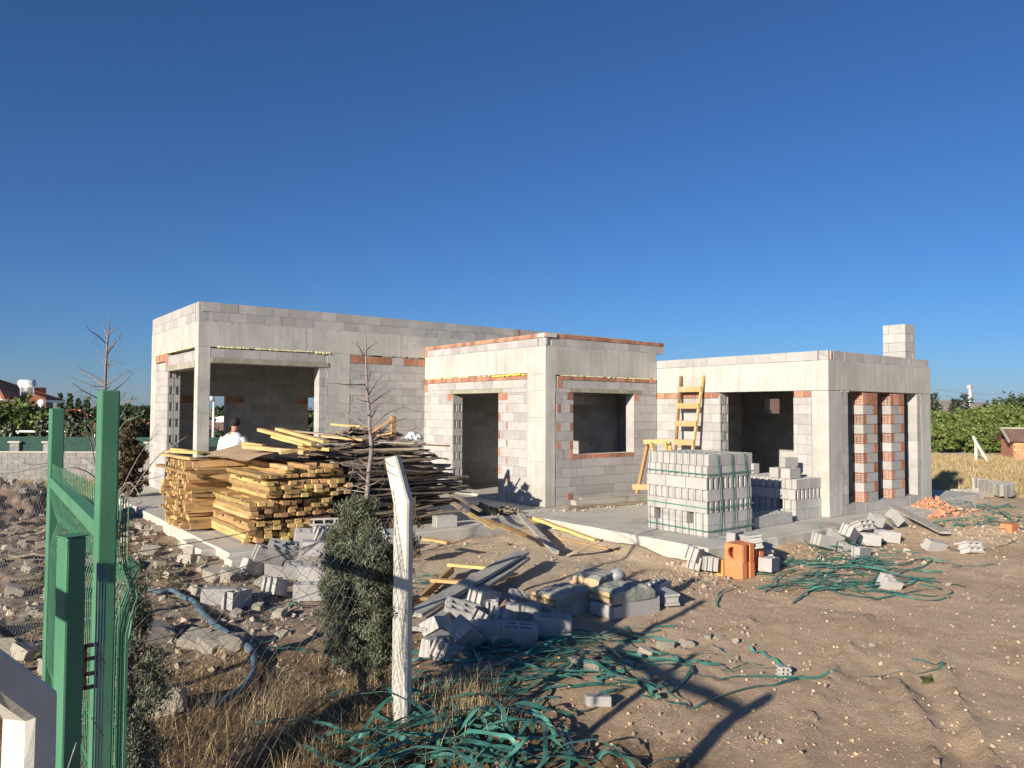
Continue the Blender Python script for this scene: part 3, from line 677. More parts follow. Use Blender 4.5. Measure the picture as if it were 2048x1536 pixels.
# old boards
LB='weathered grey brown board in the untidy pile beside the beam stack'
def board_row(z,n_,y0,y1,xl,xr,dz):
    for i in range(n_):
        a=math.radians(R.gauss(-4,6)); L_=min(U(2.0,2.9),xr-xl); xe=xr+U(-.55,.22); y=y0+(y1-y0)*(i+R.random())/n_
        q=Vector((xe,y,z+U(0,dz))); p=q-Vector((math.cos(a),math.sin(a),U(-.05,.05)))*L_
        p.z=max(p.z,.04); lay('old_board',BO[R.randrange(9)],p,q,LB,'board','old boards in the untidy pile',roll=R.gauss(0,.13),L_=3.)
zz=.05
for r_ in range(33):
    t=r_/32; board_row(zz,7 if r_>6 else 5,11.5-.1*t,13.5,5.25+.45*t,7.25+.55*math.sin(PI*min(1,t*1.15)),.03); zz+=.039
for r_ in range(11): board_row(zz+.035*r_,4,11.9+.1*r_,13.4-.08*r_,5.9+.05*r_,7.45-.09*r_,.06)
def one(name,a,b,w_,h_,mt,label,cat,group=None,roll=0,seg=6,warp=.006,broken=False):
    p,q=Pd(*a),Pd(*b); L_=(q-p).length; return lay(name,timber_mesh(name,L_,w_,h_,mt,seg,warp,broken),p,q,label,cat,group,roll)
TOP=[((519,859,13.4),(628,889,12.1),.10,.055,'timber','long pale beam slanting down over the top of the heap, leftmost'),
((556,858,13.8),(652,884,12.4),.11,.05,'timber','pale beam slanting beside the longest one on top of the heap'),
((548,873,13.),(612,890,12.2),.13,.04,'timber','short broad pale board near the left end of the heap top'),
((487,886,13.2),(528,892,12.9),.10,.05,'timber','short pale block of timber behind the plywood sheet'),
((490,893,12.9),(612,905,12.0),.12,.06,'rung','orange brown beam along the right edge of the plywood sheet'),
((590,862,13.6),(690,872,13.2),.14,.025,'oldwood','grey board lying flat on the heap top left of the sapling'),
((664,849,14.2),(722,853,14.),.10,.035,'timber','pale lath on the topmost ridge of the heap'),
((650,872,13.4),(732,880,13.),.22,.03,'timber','broad yellow board just left of the sapling on the heap'),
((600,893,12.5),(662,900,12.2),.10,.05,'timber','pale stub end below the slanting beams'),
((740,866,13.8),(788,835,13.9),.10,.04,'timber','orange plank leaning up against the upright post on the heap'),
((786,873,13.85),(786,832,13.9),.085,.085,'timberb','short upright timber post standing on the heap right of the sapling'),
((752,872,13.9),(786,866,13.8),.09,.03,'timber','small pale board at the foot of the upright post'),
((748,884,13.4),(832,886,13.3),.26,.02,'greywood','broad grey green board lying flat at the right shoulder of the heap'),
((700,902,13.),(838,897,13.),.07,.04,'oldwood','thin grey batten jutting right from the heap shoulder'),
((790,887,13.8),(900,892,14.6),.03,.03,'timberb','longest thin lath jutting far right in front of the doorway wall'),
((620,905,12.3),(700,893,12.6),.15,.028,'oldwood','grey board wedged under the yellow broad board'),
((560,905,11.9),(640,896,12.3),.10,.05,'timber','pale beam at the joint of beam stack and heap')]
for a,b,w_,h_,mt,lb in TOP: one('loose_plank',a,b,w_,h_,M[mt],lb,'plank','loose planks on top of the timber heap',warp=.004)
# plywood sheet
mb=MB(); c4=[Pz(398,909,ztop+.10),Pz(482,889,ztop+.19),Pz(588,903,ztop+.14),Pz(497,920,ztop+.04)]
c4=[Pd(398,908,13.3),Pd(484,889,14.1),Pd(590,901,12.9),Pd(497,921,11.9)]
def fn(u,v):
    p=c4[0].lerp(c4[1],u).lerp(c4[3].lerp(c4[2],u),v); p.z+=.02*math.sin(u*5)*v+.03*(v-.5)**2-.012*math.sin(v*9+u*4); return p
us=[i/10 for i in range(11)]
mb.grid(us,us,fn,0,.4); mb.grid(us,us,lambda u,v: fn(u,v)-Vector((0,0,.014)),0,.4)
tag(mb.build('plywood_sheet',M['ply']),'warped brown plywood sheet lying on top of the beam stack','plywood')
mb=MB(); c0=Pd(826,873,13.5)
mb.grid([i/14 for i in range(15)],[i/10 for i in range(11)],lambda u,v: c0+Vector(((u-.5)*.34+.05*N3(u*5,v*5),(v-.5)*.26+.05*N3(u*5,v*5,4.),.07*N3(u*6,v*6,2.)+.10*max(0,1-4*((u-.5)**2+(v-.5)**2))-.03)),0,.5,False); tag(mb.build('plastic_scrap',M['film']),'crumpled white plastic scrap on the right shoulder of the timber heap','plastic scrap')
# doorway debris: dark offcuts
LBS=['dark board leaning off the right foot of the heap toward the doorway','dark short lath at the right foot of the heap','pale lath tipped over the terrace edge','long pale lath lying from the terrace edge onto the soil']
for k,(a,b,w_) in enumerate((((900,985,13.6),(962,1022,12.9),.07),((905,1005,13.3),(948,1036,12.6),.09),((938,1026,12.7),(990,1058,11.7),.07),((968,1038,12.2),(1050,1072,11.2),.08))):
    p,q=Pd(*a),Pd(*b); p.z=max(p.z,.03); q.z=max(q.z,H(q.x,q.y)+.03) if not inslab(q.x,q.y) else max(q.z,.03)
    lay('leaning_board',timber_mesh('leaning_board',(q-p).length,w_,.025,M['oldwood' if k<2 else 'timber']),p,q,LBS[k],'board','boards slipped off the heap',roll=.2)
for k in range(16):
    c=Pd(U(950,1030),U(990,1004),14.8); c.z=.04+.08*R.random(); a=U(0,PI)
    d=Vector((math.cos(a)*.15,math.sin(a)*.15,U(-.03,.05))); lay('burnt_offcut',BO[k%9],c-d,c+d,'dark charred offcut in the small heap before the doorway','offcut','charred offcuts before the doorway',roll=U(0,3),L_=3.)
# ladder leaning on the side wing
LR=thing('wooden_ladder','tall wooden ladder of nailed boards leaning on the side wing beside its wide opening','ladder',(12.9,11.1,0))
def onX(px,py,X): r=ray(px,py); return CAM+r*(X/r.x)
tops=[onX(1362,752,13.74),onX(1407,750,13.74)]; mids=[onX(1352,888,13.40),onX(1387,890,13.40)]
feet=[t+(m_-t)*(t.z/(t.z-m_.z)) for t,m_ in zip(tops,mids)]
for t_,f_ in zip(tops,feet):
    mb=MB(); mb.beam(f_,t_,.045,.07,(1,0,0)); mb.build('rail',M['timber'],LR,bevel=.006)
for zz in (.30,.66,1.02,1.36,1.78,2.18,2.56):
    k=zz/tops[0].z; a=feet[0].lerp(tops[0],k); b=feet[1].lerp(tops[1],k); d=(b-a).normalized()*.03; off=Vector((-.05,0,-.01))
    mb=MB(); mb.beam(a-d+off,b+d+off,.03,.125,(0,0,1)); mb.build('rung',M['rung'],LR,bevel=.004)
# trestle
q0=Pd(1308,885,15.6)
TR=thing('timber_trestle','yellow timber trestle standing behind the strapped block pallet below the window wall','trestle',(q0.x,q0.y,0))
lg=[(Pd(1296,885,15.7),Vector((12.75,11.9,0))),(Pd(1330,884,15.2),Pd(1352,990,15.0)),(Pd(1302,886,15.5),Pd(1330,985,14.6)),(Pd(1338,884,15.6),Pd(1362,985,15.6))]
for a,b in lg:
    b=b.copy(); b.z=0; mb=MB(); mb.beam(b,a,.075,.05,(1,0,0)); mb.build('leg',M['timber'],TR,bevel=.005)
mb=MB(); mb.beam(Pd(1287,884,15.6),Pd(1340,883,15.5),.06,.09); mb.build('top_bar',M['timber'],TR,bevel=.005)
mb=MB(); mb.beam(Pd(1266,974,15.8),Pd(1345,974,15.0),.04,.11); mb.build('brace',M['rung'],TR,bevel=.005)
# bundle of planks at the window wall
BL=['thick grey round-edged timber lying along the foot of the window wall','lower plank under the round-edged timber at the window wall','thin lath on top of the timbers at the window wall','plank pushed against the block wall behind the timbers','short end of plank sticking out left of the timbers']
for k,(a,b,w_,h_,zz) in enumerate(((Vector((10.75,11.80,.10)),Vector((13.2,11.55,.10)),.20,.10,0),(Vector((10.55,11.70,.03)),Vector((13.0,11.48,.03)),.25,.045,0),(Vector((11.0,11.85,.17)),Vector((13.3,11.62,.17)),.12,.035,0),(Vector((11.1,12.03,.06)),Vector((13.4,12.0,.06)),.16,.05,0),(Vector((10.4,11.62,.025)),Vector((11.3,11.58,.025)),.12,.04,0))):
    lay('wall_plank',timber_mesh('wall_plank',(b-a).length,w_,h_,M['greywood' if k in(0,2) else 'oldwood']),a,b,BL[k],'plank','planks lying along the window wall')
# triangle of planks on the soil
def ground_plank(a,b,w_,h_,mt,label,zo=0,zo2=None,roll=0):
    p,q=GP(*a),GP(*b)
    if inslab(p.x,p.y): p=Pz(a[0],a[1],.0)
    if inslab(q.x,q.y): q=Pz(b[0],b[1],.0)
    p.z+=h_/2+zo; q.z+=h_/2+(zo if zo2 is None else zo2)
    for e in(p,q):
        if 9.2<e.x and e.y>7.2 or (3.4<e.x<9.3 and e.y>10.95): e.z=max(e.z,h_/2+.005)
    return lay('soil_plank',timber_mesh('soil_plank',(q-p).length,w_,h_,mt),p,q,label,'plank','planks lying on the soil',roll)
ground_plank((1040,1036),(1111,1115),.11,.05,M['greywood'],'grey beam with a yellow end forming the left side of the plank triangle',.05)
ground_plank((1068,1046),(1192,1091),.10,.05,M['timber'],'yellow beam forming the long right side of the plank triangle',.06)
ground_plank((1138,1113),(1203,1084),.14,.035,M['oldwood'],'dark short plank closing the plank triangle at the front',.01)
ground_plank((1120,1077),(1236,1103),.05,.02,M['timber'],'thin lath passing under the plank triangle',.0)
ground_plank((1042,1034),(1072,1046),.12,.05,M['timber'],'short ochre stub at the far tip of the plank triangle',.0)
ground_plank((848,1080),(898,1088),.10,.04,M['timber'],'short yellow offcut lying alone on the pale sand',.0)
# two long grey boards and the broken pallet frame
ground_plank((826,1271),(1046,1141),.20,.04,M['greywood'],'long grey board, upper of the two beside the block heap',.20,.24)
ground_plank((838,1289),(1050,1146),.16,.04,M['greywood'],'long grey board, lower of the two beside the block heap',.13,.19)
FR=thing('wooden_pallet','open pallet of ochre battens lying under the long grey boards','pallet',GP(900,1190))
fa,fb=GP(826,1226),GP(905,1152)
fa.z+=.08; fb.z+=.10
mb=MB(); mb.beam(fa,fb,.05,.10); mb.build('side_rail',M['rung'],FR,bevel=.005)
ga,gb=GP(905,1230),GP(985,1160); ga.z+=.08; gb.z+=.10
mb=MB(); mb.beam(ga,gb,.05,.10); mb.build('side_rail',M['rung'],FR,bevel=.005)
for t in (.05,.5,.97):
    a=fa.lerp(fb,t);b=ga.lerp(gb,t); a.z+=.07;b.z+=.07; d=(b-a).normalized()*.05; mb=MB(); mb.beam(a-d,b+d,.09,.04); mb.build('cross_batten',M['timber'],FR,bevel=.004)
ground_plank((1786,1018),(1890,1076),.19,.04,M['greywood'],'long pale board sloping from the side wing terrace down to the broken blocks',.03,.08)
# ------------------------------------------------------------------ blocks
def chip(mesh,am,seed):
    for v in mesh.vertices:
        c=v.co; v.co=c*(1+am*N3(c.x*9+seed,c.y*9,c.z*9))
def bims(name,l=.39,w_=.19,h=.19,mt=None,ends=True,rows=2,cols=3,broken=0):
    "hollow light-weight block, long axis X, cells open upward, grooved ends"
    mb=MB(); t=.028; g=.035
    us=[0,g]; 
    n_=cols; cw=(l-2*g-(n_+1)*t)/n_
    x=g
    for k in range(n_): us+= [x+t,x+t+cw]; x+=t+cw
    us+=[l-g,l]
    us=sorted(set(round(v,4) for v in us)); vs_=[0]; ch=(w_-(rows+1)*t)/rows; y=0
    for k in range(rows): vs_+=[y+t,y+t+ch]; y+=t+ch
    vs_+=[w_]; nu=len(us)-1
    def solid(i,j):
        if broken and us[i]>l*(1-broken)+ (j%2)*.05: return False
        if i in(0,nu-1): return not(ends and j%2==1)
        return not(i%2==0 and j%2==1) if True else True
    def solid2(i,j):
        if broken and us[i]>l*(1-broken)+(j%2)*.05-.02*(j//2): return False
        if i in(0,nu-1): return not(ends and j%2==1)
        return j%2==0 or i%2==1
    mb.vox(us,vs_,solid2,.012,h,lambda u,v,k:(u-l/2,v-w_/2,k-h/2),0,.5)
    # closed bed face
    mb.vox(us,vs_,lambda i,j: solid2(i,j) or (i not in(0,nu-1) and not(broken and us[i]>l*(1-broken))),0,.012,lambda u,v,k:(u-l/2,v-w_/2,k-h/2),0,.5)
    me=mb.mesh(name,mt or M['block'])
    return me
B20=bims('bims_block',ends=False,cols=2); B20p=bims('bims_block',mt=M['blockl'],cols=2); B13=bims('bims_block',.39,.132,.187,M['blockl'],True,1,3); B13b=bims('bims_block',.39,.132,.187,M['blockl'],True,1,2)
BH=[bims('half_block',.39,.19,.19,M['blockl'],True,2,3,b_) for b_ in(.35,.55,.45)]; BS1=bims('bims_block',.39,.135,.19,M['block'],True,1,2)
def rough_block(k):
    mb=MB(); nx_,ny_,nz_=10,4,5; lx,ly,lz=.195,.068,.095
    def dv(p):
        e=sum(1 for v,l in zip(p,(lx,ly,lz)) if abs(v)>l-1e-6); n_=max(0,N3(p[0]*14+k*9,p[1]*14,p[2]*14)); n2=N3(p[0]*5+k*3,p[1]*5,p[2]*5+k)
        s=1-(0 if e<2 else (.03+.16*n_)*(.6 if e==2 else 1)); return (p[0]*(1-(1-s)*.35)-.02*max(0,n2-.3)*(p[0]>0),p[1]*s,p[2]*s)
    L=lambda l,n_: [-l+2*l*i/n_ for i in range(n_+1)]
    for sg in(-1,1):
        mb.grid(L(lx,nx_),L(ly,ny_),lambda u,v: dv((u,v,sg*lz)),0,.5,False); mb.grid(L(lx,nx_),L(lz,nz_),lambda u,v: dv((u,sg*ly,v)),0,.5,False); mb.grid(L(ly,ny_),L(lz,nz_),lambda u,v: dv((sg*lx,u,v)),0,.5,False)
    return mb.mesh('bims_block',M['block'])
SB=rough_block(1.)
GB='grey blocks on the strapped pallet'
def pallet(X0,Y0,X1,Y1,kinds,label_top,label_row,group,pitch=.14,skip=()):
    nY=round((Y1-Y0)/pitch); nX=round((X1-X0)/pitch); bx=(X1-X0)/3; by=(Y1-Y0)/3
    for k,kd in enumerate(kinds):
        z=k*.192+.096; top=k==len(kinds)-1
        sx=.03 if top else U(-.01,.012); 
        if kd=='E':
            for j in range(nY):
                if (k,j) in skip: continue
                for i in range(3):
                    if not(top or i==0 or j==0 or i==2 and False or j==nY-1 and False): continue
                    inst('pallet_block',B13 if R.random()<.5 else B13b,TRS((X0+bx*(i+.5)+sx+U(-.006,.006),Y0+(Y1-Y0)*(j+.5)/nY,z),(0,0,U(-.012,.012)),(bx/.40,(Y1-Y0)/nY/.137,1)),label_top if top else label_row[k],'block',group)
        else:
            for i in range(nX):
                for j in range(3):
                    if not(top or i==0 or j==0): continue
                    inst('pallet_block',B13 if R.random()<.5 else B13b,TRS((X0+(X1-X0)*(i+.5)/nX+sx-.01,Y0+by*(j+.5),z),(0,0,PI/2+U(-.01,.01)),(by/.40,(X1-X0)/nX/.137,1)),label_top if top else label_row[k],'block',group)
rows=['bottom','second','third','fourth','fifth','sixth']
pallet(9.97,7.73,11.18,9.02,'EESESEE','grey hollow block in the top layer of the strapped block pallet by the terrace corner',[f'grey hollow block in the {r} layer from the ground of the strapped block pallet' for r in rows],GB,skip=((1,7),(1,2)))
# straps round the pallet
def strap(pts,w_,label,group,closed=False,mt='strap',nrm=None,name='packing_strap',t=.0016):
    mb=MB(); pts=[Vector(p) for p in pts]
    if nrm is None: nrm=[(0,0,1)]*len(pts)
    mb.ribbon(pts,w_,t,nrm,0); return tag(mb.build(name,M[mt]),label,'strap',group)
def band(x0,x1,y0,y1,z,label,group):
    e=.012; pts=[(x0-e,y0-e,z),(x1+e,y0-e,z+.01),(x1+e,y1+e,z),(x0-e,y1+e,z+.015),(x0-e,y0-e,z)]
    cx,cy=(x0+x1)/2,(y0+y1)/2; P=[];Nn=[]
    for (a,b) in zip(pts,pts[1:]):
        a,b=Vector(a),Vector(b); d=(b-a); nrm=Vector((d.y,-d.x,0)).normalized()
        for t in(.004,.33,.66,.996): P.append(a.lerp(b,t)); Nn.append(nrm)
    strap(P,.019,label,group,nrm=Nn)
for zz,nm in((.10,'lowest'),(.47,'middle'),(1.02,'highest')): band(9.97,11.2,7.72,9.03,zz,f'{nm} of the three green straps running level round the block pallet','straps round the block pallet')
for k,xx in enumerate((10.24,10.60,10.98)):
    P=[];Nn=[]
    for t in range(9): P.append((xx+.05*math.sin(t*.5)*(1 if k!=1 else .5),7.705,.03+1.31*t/8)); Nn.append((0,-1,0))
    for t in range(1,9): P.append((xx,7.705+1.3*t/8,1.352)); Nn.append((0,0,1))
    strap(P,.02,f'upright green strap over the block pallet, {["nearest the lit corner","middle one","farthest from the lit corner"][k]}','straps round the block pallet',nrm=Nn)
    P=[];Nn=[]
    for t in range(7): P.append((xx+.10-.11*t/6,7.70,.02+1.31*t/6)); Nn.append((0,-1,0))
    strap(P,.014,f'loose tail of green strap hanging beside the upright strap, {["nearest the lit corner","middle one","farthest from the lit corner"][k]}','loose strap tails on the block pallet',nrm=Nn)
# second, opened stack
G2='grey blocks of the opened stack'
pallet(12.90,7.96,14.12,9.25,'EESE','grey hollow block in the top layer of the opened block stack',[f'grey hollow block in the {r} layer from the ground of the opened block stack' for r in rows],G2,skip=((1,2),))
ups=[((13.05,9.32),4),((13.05,9.75),5),((13.05,10.15),5),((13.55,9.95),6),((13.5,9.4),5)]
for (x,y),k in ups:
    for q in range(k):
        inst('stack_block',SB if q%2 else B20,TRS((x+U(-.02,.02),y+U(-.01,.01),.097+q*.195),(0,0,PI/2+U(-.03,.03))),'grey block in the taller uneven columns behind the opened stack, before the wide opening','block','blocks in the uneven columns')
zt=4*.192
inst('stack_block',B20,TRS((13.12,8.2,zt+.1),(0,0,.05)),'grey block set across the near corner on the opened stack','block',G2)
inst('stack_block',B20,TRS((13.13,8.45,zt+.1),(0,0,.02)),'grey block second from the near corner on the opened stack','block',G2)
inst('stack_block',SB,TRS((13.25,8.32,zt+.295),(0,0,-.1)),'topmost grey block perched on the opened stack','block',G2)
for i in range(2):
    inst('stack_block',B20,TRS((12.55,9.3+.42*i,.35),(0,0,PI/2)),'grey block in shadow between the two block stacks','block','shaded blocks between the stacks')
    inst('stack_block',B20,TRS((12.55,9.3+.42*i,.10),(0,0,PI/2)),'grey block in shadow between the two block stacks','block','shaded blocks between the stacks')
for i in range(3):
    inst('stack_block',B20p,TRS((11.62+.40*i,7.95,.10),(0,0,.0)),'grey block in the single low row between the pallet and the opened stack','block','low row of blocks')
    inst('stack_block',B20p,TRS((11.62+.40*i,8.16,.10),(0,0,.0)),'grey block in the single low row between the pallet and the opened stack','block','low row of blocks')
# loose heaps --------------------------------------------------------
def drop(px,py,zo,rot,me,label,group,name='loose_block',s=1):
    p=Pz(px,py,G0+zo); h=H(p.x,p.y); p=Pz(px,py,h+zo); 
    if inslab(p.x,p.y): p=Pz(px,py,zo)
    return inst(name,me,TRS(p,rot,s),label,'block',group)
HF='broken grey blocks heaped behind the concrete fence post'
hp=[(969,1196,.22,(.1,.25,.3),B20p,'upright hollow block with open cells on top at the back of the front heap'),
(922,1226,.16,(.5,.3,-.5),B20p,'chipped block tipped on its edge below the long grey boards'),
(985,1216,.14,(0,.1,.9),BS1,'square-faced pale block in the middle back of the front heap'),
(1031,1197,.12,(.2,-.2,1.2),BH[0],'broken half block with thin standing ribs at the back right of the front heap'),
(1046,1224,.10,(.05,.05,-.6),SB,'flat pale block at the right back of the front heap'),
(958,1238,.14,(.5,.2,.9),B20p,'small block leaning in the middle of the front heap'),
(874,1252,.14,(1.0,.25,.55),SB,'large grooved slab of block tilted at the left end of the front heap'),
(932,1268,.17,(.7,.55,.5),B20,'block tipped toward the strap tangle in the front centre of the heap'),
(975,1262,.13,(.1,.05,1.9),B20p,'upright block with two dark slots in the middle of the front heap'),
(1006,1236,.17,(.15,.35,.6),B20p,'block lying across others with grooved side facing right'),
(1034,1268,.12,(.2,.1,-.5),B20,'largest dark shaded block at the right front of the heap'),
(1104,1250,.12,(.02,.08,-.62),B20,'lone grey block at the right end in front of the cement sacks'),
(872,1290,.06,(.15,.05,.5),SB,'flat slab half under the heap beside the fence post'),
(905,1300,.06,(.4,.2,.2),BH[1],'dark broken lump of block at the left front of the heap'),
(1090,1262,.02,(0,0,.4),BH[2],'broken bit of block flat behind the straps')]
for px,py,zo,rt,me_,lb in hp: drop(px,py,zo,rt,me_,lb,HF)
HL='grey blocks tumbled behind the chain link fence'
hl=[(510,1135,.10,(.05,.35,.9),SB,'long pale block sloping down at the left end of the heap behind the fence'),(538,1110,.12,(.3,.3,.6),BS1,'small block standing on the footing edge'),(566,1100,.18,(.6,.2,.3),B20p,'sunlit block face tilted up behind the fence'),
(560,1136,.14,(.1,0,.2),B20,'shaded block lying level below the sunlit one'),(598,1140,.16,(.2,.1,.3),B20p,'hollow block with two open cells facing the fence'),(628,1146,.12,(.05,.05,.12),B20,'long block with crumbled top edge'),(556,1174,.08,(0,.3,1.2),BH[0],'broken grooved block before a yellow stone'),
(620,1182,.10,(0,.05,.2),B20,'largest dark block at the foot of the heap beside the juniper'),(618,1074,.26,(.2,.1,.3),B20p,'block lying on top of the heap with a rounded end'),(648,1052,.36,(1.2,0,.2),B20p,'highest block of the heap with its two cells showing'),(655,1070,.28,(.4,.2,.9),B20p,'pale block half hidden behind the juniper'),(634,1096,.2,(.1,.1,.2),SB,'thin block in the middle of the heap'),
(438,1192,.09,(0,.05,.2),SB,'lone dark block in the rubble left of the heap'),(474,1198,.09,(0,.1,1.3),BS1,'lone small block in the rubble beside the dark one'),(780,1082,.16,(.7,.3,.4),BH[1],'broken white ribs of block showing between juniper and fence post'),(765,1075,.2,(1.,.3,1.4),BH[2],'broken block behind the right edge of the juniper'),(884,1046,.30,(0,.0,.05),B20p,'single grey block standing on the terrace edge in front of the board heap')]
for px,py,zo,rt,me_,lb in hl[:-1]:
    rt=(rt[0],rt[1],rt[2]-.6)
    drop(px,py,zo,rt,me_,lb,HL)
inst('loose_block',B20p,TRS(Vector((7.15,11.2,.10)),(0,0,-.12)),hl[-1][5],'block')
HR='broken grey blocks dumped below the side wing'
hr=[(1648,1082,.14,(.1,.25,.55),B20p,'broken block with toothed top at the left of the right heap'),(1698,1066,.20,(.3,.4,1.),B20p,'ribbed broken block sliding down the right heap'),(1726,1052,.26,(1.1,0,.6),B20p,'block with open cells upward on the crest of the right heap'),(1735,1078,.13,(.05,.05,.0),B20p,'big upright block face in the middle of the right heap'),(1774,1072,.13,(.05,.1,.1),B20,'upright block face at the right of the right heap'),(1760,1042,.2,(.3,.2,.2),BH[2],'broken block with thin ribs at the back of the right heap'),(1793,1040,.16,(.2,.8,.4),BH[0],'broken ribs at the far right end of the right heap'),(1680,1074,.1,(.3,.2,.2),BH[2],'crumbled bit between the two left blocks of the right heap'),
(1722,1106,.07,(.05,.1,.8),BS1,'small block in the green straps in front of the right heap'),(1698,1098,.06,(.2,.1,.3),BH[1],'yellowish worn lump of block before the right heap'),(1870,1092,.08,(.35,.2,.4),SB,'pale slab piece lying at the end of the long pale board'),(1942,1096,.08,(1.2,.1,.5),B20p,'hollow block lying alone with its slots facing the camera'),(1790,1170,.05,(.4,.2,.2),BH[1],'small broken chunk beyond the strap loops'),
(1196,1400,.04,(1.45,.02,-.62),SB,'single grey block lying flat by the tyre tracks'),(1573,1342,.03,(1.5,.1,-.55),BH[2],'small flat chip of block lying on the longest strap'),(1550,1046,.10,(.0,.0,.0),BH[0],'block end left over before the low row')]
for px,py,zo,rt,me_,lb in hr[:-1]:
    if px not in(1196,1573): rt=(rt[0],rt[1],rt[2]-.75)
    drop(px,py,zo,rt,me_,lb,HR,s=(.5,.55,.55) if px==1196 else .42 if px==1573 else 1)
HO='broken grey blocks around the orange flue blocks'
ho=[(1392,1124,.12,(.2,.1,.5),BH[0],'cracked block with curved gash left of the ochre block'),(1416,1126,.10,(.1,.1,.9),B20p,'upright block edge beside the ochre block'),(1392,1106,.2,(.3,.1,.3),BH[1],'broken top piece on the cracked block'),(1470,1076,.14,(.0,.05,.3),SB,'pale slab block behind the orange flue block'),(1502,1082,.16,(1.45,.1,1.0),B20p,'tall pale block standing on end with four small holes'),(1522,1094,.14,(1.5,0,1.1),BS1,'second block standing on end beside the tall one'),(1525,1110,.10,(1.5,0,1.),BH[1],'low broken end below the standing blocks'),(1538,1128,.12,(0,.1,.3),B20,'dark block in the shadow of the flue blocks')]
for px,py,zo,rt,me_,lb in ho: drop(px,py,zo,rt,me_,lb,HO)
# ------------------------------------------------------------------ orange flue blocks
def flue(name,p,rz,hole,label,s=.27,h=.27):
    t=thing(name,label,'flue block',p,'orange flue blocks',0)
    mb=MB(); a=s/2; g_=.035
    c_,s_=math.cos(rz),math.sin(rz)
    W=lambda x,y,z:(p[0]+x*c_-y*s_,p[1]+x*s_+y*c_,p[2]+z)
    us=[-a,-.045,.045,a]; vs_=[-a,-a+g_,a]
    if hole:
        mb.vox(us,vs_,lambda i,j: not(i==1 and j==0),0,.012,lambda u,v,k:W(u,v,k)); mb.vox(us,vs_,lambda i,j: not(i==1 and j==0),h-.012,h,lambda u,v,k:W(u,v,k))
        for x0,x1,y0,y1 in((a-.02,a,-a,a),(-a+.02,a-.02,a-.02,a),(-a+.02,-.045,-a,-a+.02),(.045,a-.02,-a,-a+.02),(-.045,.045,-a+g_,-a+g_+.02)):
            q=[W(x0,y0,.012),W(x1,y0,.012),W(x1,y1,.012),W(x0,y1,.012),W(x0,y0,h-.012),W(x1,y0,h-.012),W(x1,y1,h-.012),W(x0,y1,h-.012)]; mb.add(q,[(0,3,2,1),(4,5,6,7),(0,1,5,4),(1,2,6,5),(2,3,7,6),(3,0,4,7)],0,.5)
        # face with a round hole, facing -x
        n_=40; rr=.082; cy,cz=.02,h*.52; ring=[];sq=[];inn=[]
        for k in range(n_):
            an=2*PI*k/n_; y,z=math.cos(an),math.sin(an); ring.append(W(-a,cy+rr*y,cz+rr*z)); inn.append(W(-a+.05,cy+rr*y,cz+rr*z))
            kk=min(((a-cy) if y>0 else (a+cy))/max(abs(y),1e-6),((h-.012-cz) if z>0 else cz-.012)/max(abs(z),1e-6)); sq.append([cy+kk*y,cz+kk*z])
        for cyy in(-a,a):
            for czz in(.012,h-.012):
                j=min(range(n_),key=lambda i:(sq[i][0]-cyy)**2+(sq[i][1]-czz)**2); sq[j]=[cyy,czz]
        sq=[W(-a,y,z) for y,z in sq]
        fs=[(k,(k+1)%n_,n_+(k+1)%n_,n_+k) for k in range(n_)]+[(n_+k,n_+(k+1)%n_,2*n_+(k+1)%n_,2*n_+k) for k in range(n_)]
        mb.add(sq+ring+inn,fs,0,.5)
        # inner round flue running up and down
        for r2 in(.09,): mb.tube([W(.01,.01,.013),W(.01,.01,h-.013)],r2,24,0,.5,False)
    else:
        mb.vox(us,vs_,lambda i,j: not(i==1 and j==0),0,h,lambda u,v,k:W(u,v,k))
    mb.build('clay_body',M['clay'],t,bevel=.006)
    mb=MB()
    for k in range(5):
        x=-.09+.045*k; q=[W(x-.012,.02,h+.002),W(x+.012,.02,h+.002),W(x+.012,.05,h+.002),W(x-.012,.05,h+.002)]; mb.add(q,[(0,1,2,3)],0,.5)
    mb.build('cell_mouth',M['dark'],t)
    return t
fp=GP(1488,1160); fp.x+=.10; fp.y+=.14; fp.z=H(fp.x,fp.y)+.0
flue('flue_block',(fp.x,fp.y,fp.z),.02,False,'plain orange clay flue block at the bottom of the orange pile',.29,.22)
flue('flue_block',(fp.x+.0,fp.y+.005,fp.z+.22),.04,True,'orange clay flue block with a round hole in its side, upper front',.29,.27)
fq=GP(1508,1152); flue('flue_block',(fp.x+.33,fp.y+.06,fp.z),-.04,False,'darker orange flue block behind the plain one, lower',.27,.22)
flue('flue_block',(fp.x+.335,fp.y+.06,fp.z+.22),-.02,False,'orange flue block behind the one with the round hole, upper',.27,.25)
mb=MB(); q=GP(1444,1153); q.x+=.05; mb.box(q.x-.06,q.x+.06,q.y-.02,q.y+.24,q.z,q.z+.235); tag(mb.build('ochre_block',M['clayy'],bevel=.008),'smooth ochre yellow clay block beside the orange flue blocks','clay block')
mb=MB(); q=GP(2020,1062); mb.box(q.x-.2,q.x+.12,q.y-.1,q.y+.1,q.z-.02,q.z+.15); tag(mb.build('clay_block',M['clay'],bevel=.01),'pale orange clay block lying alone at the right edge of the site','clay block')
mb=MB(); q=GP(1450,1108);
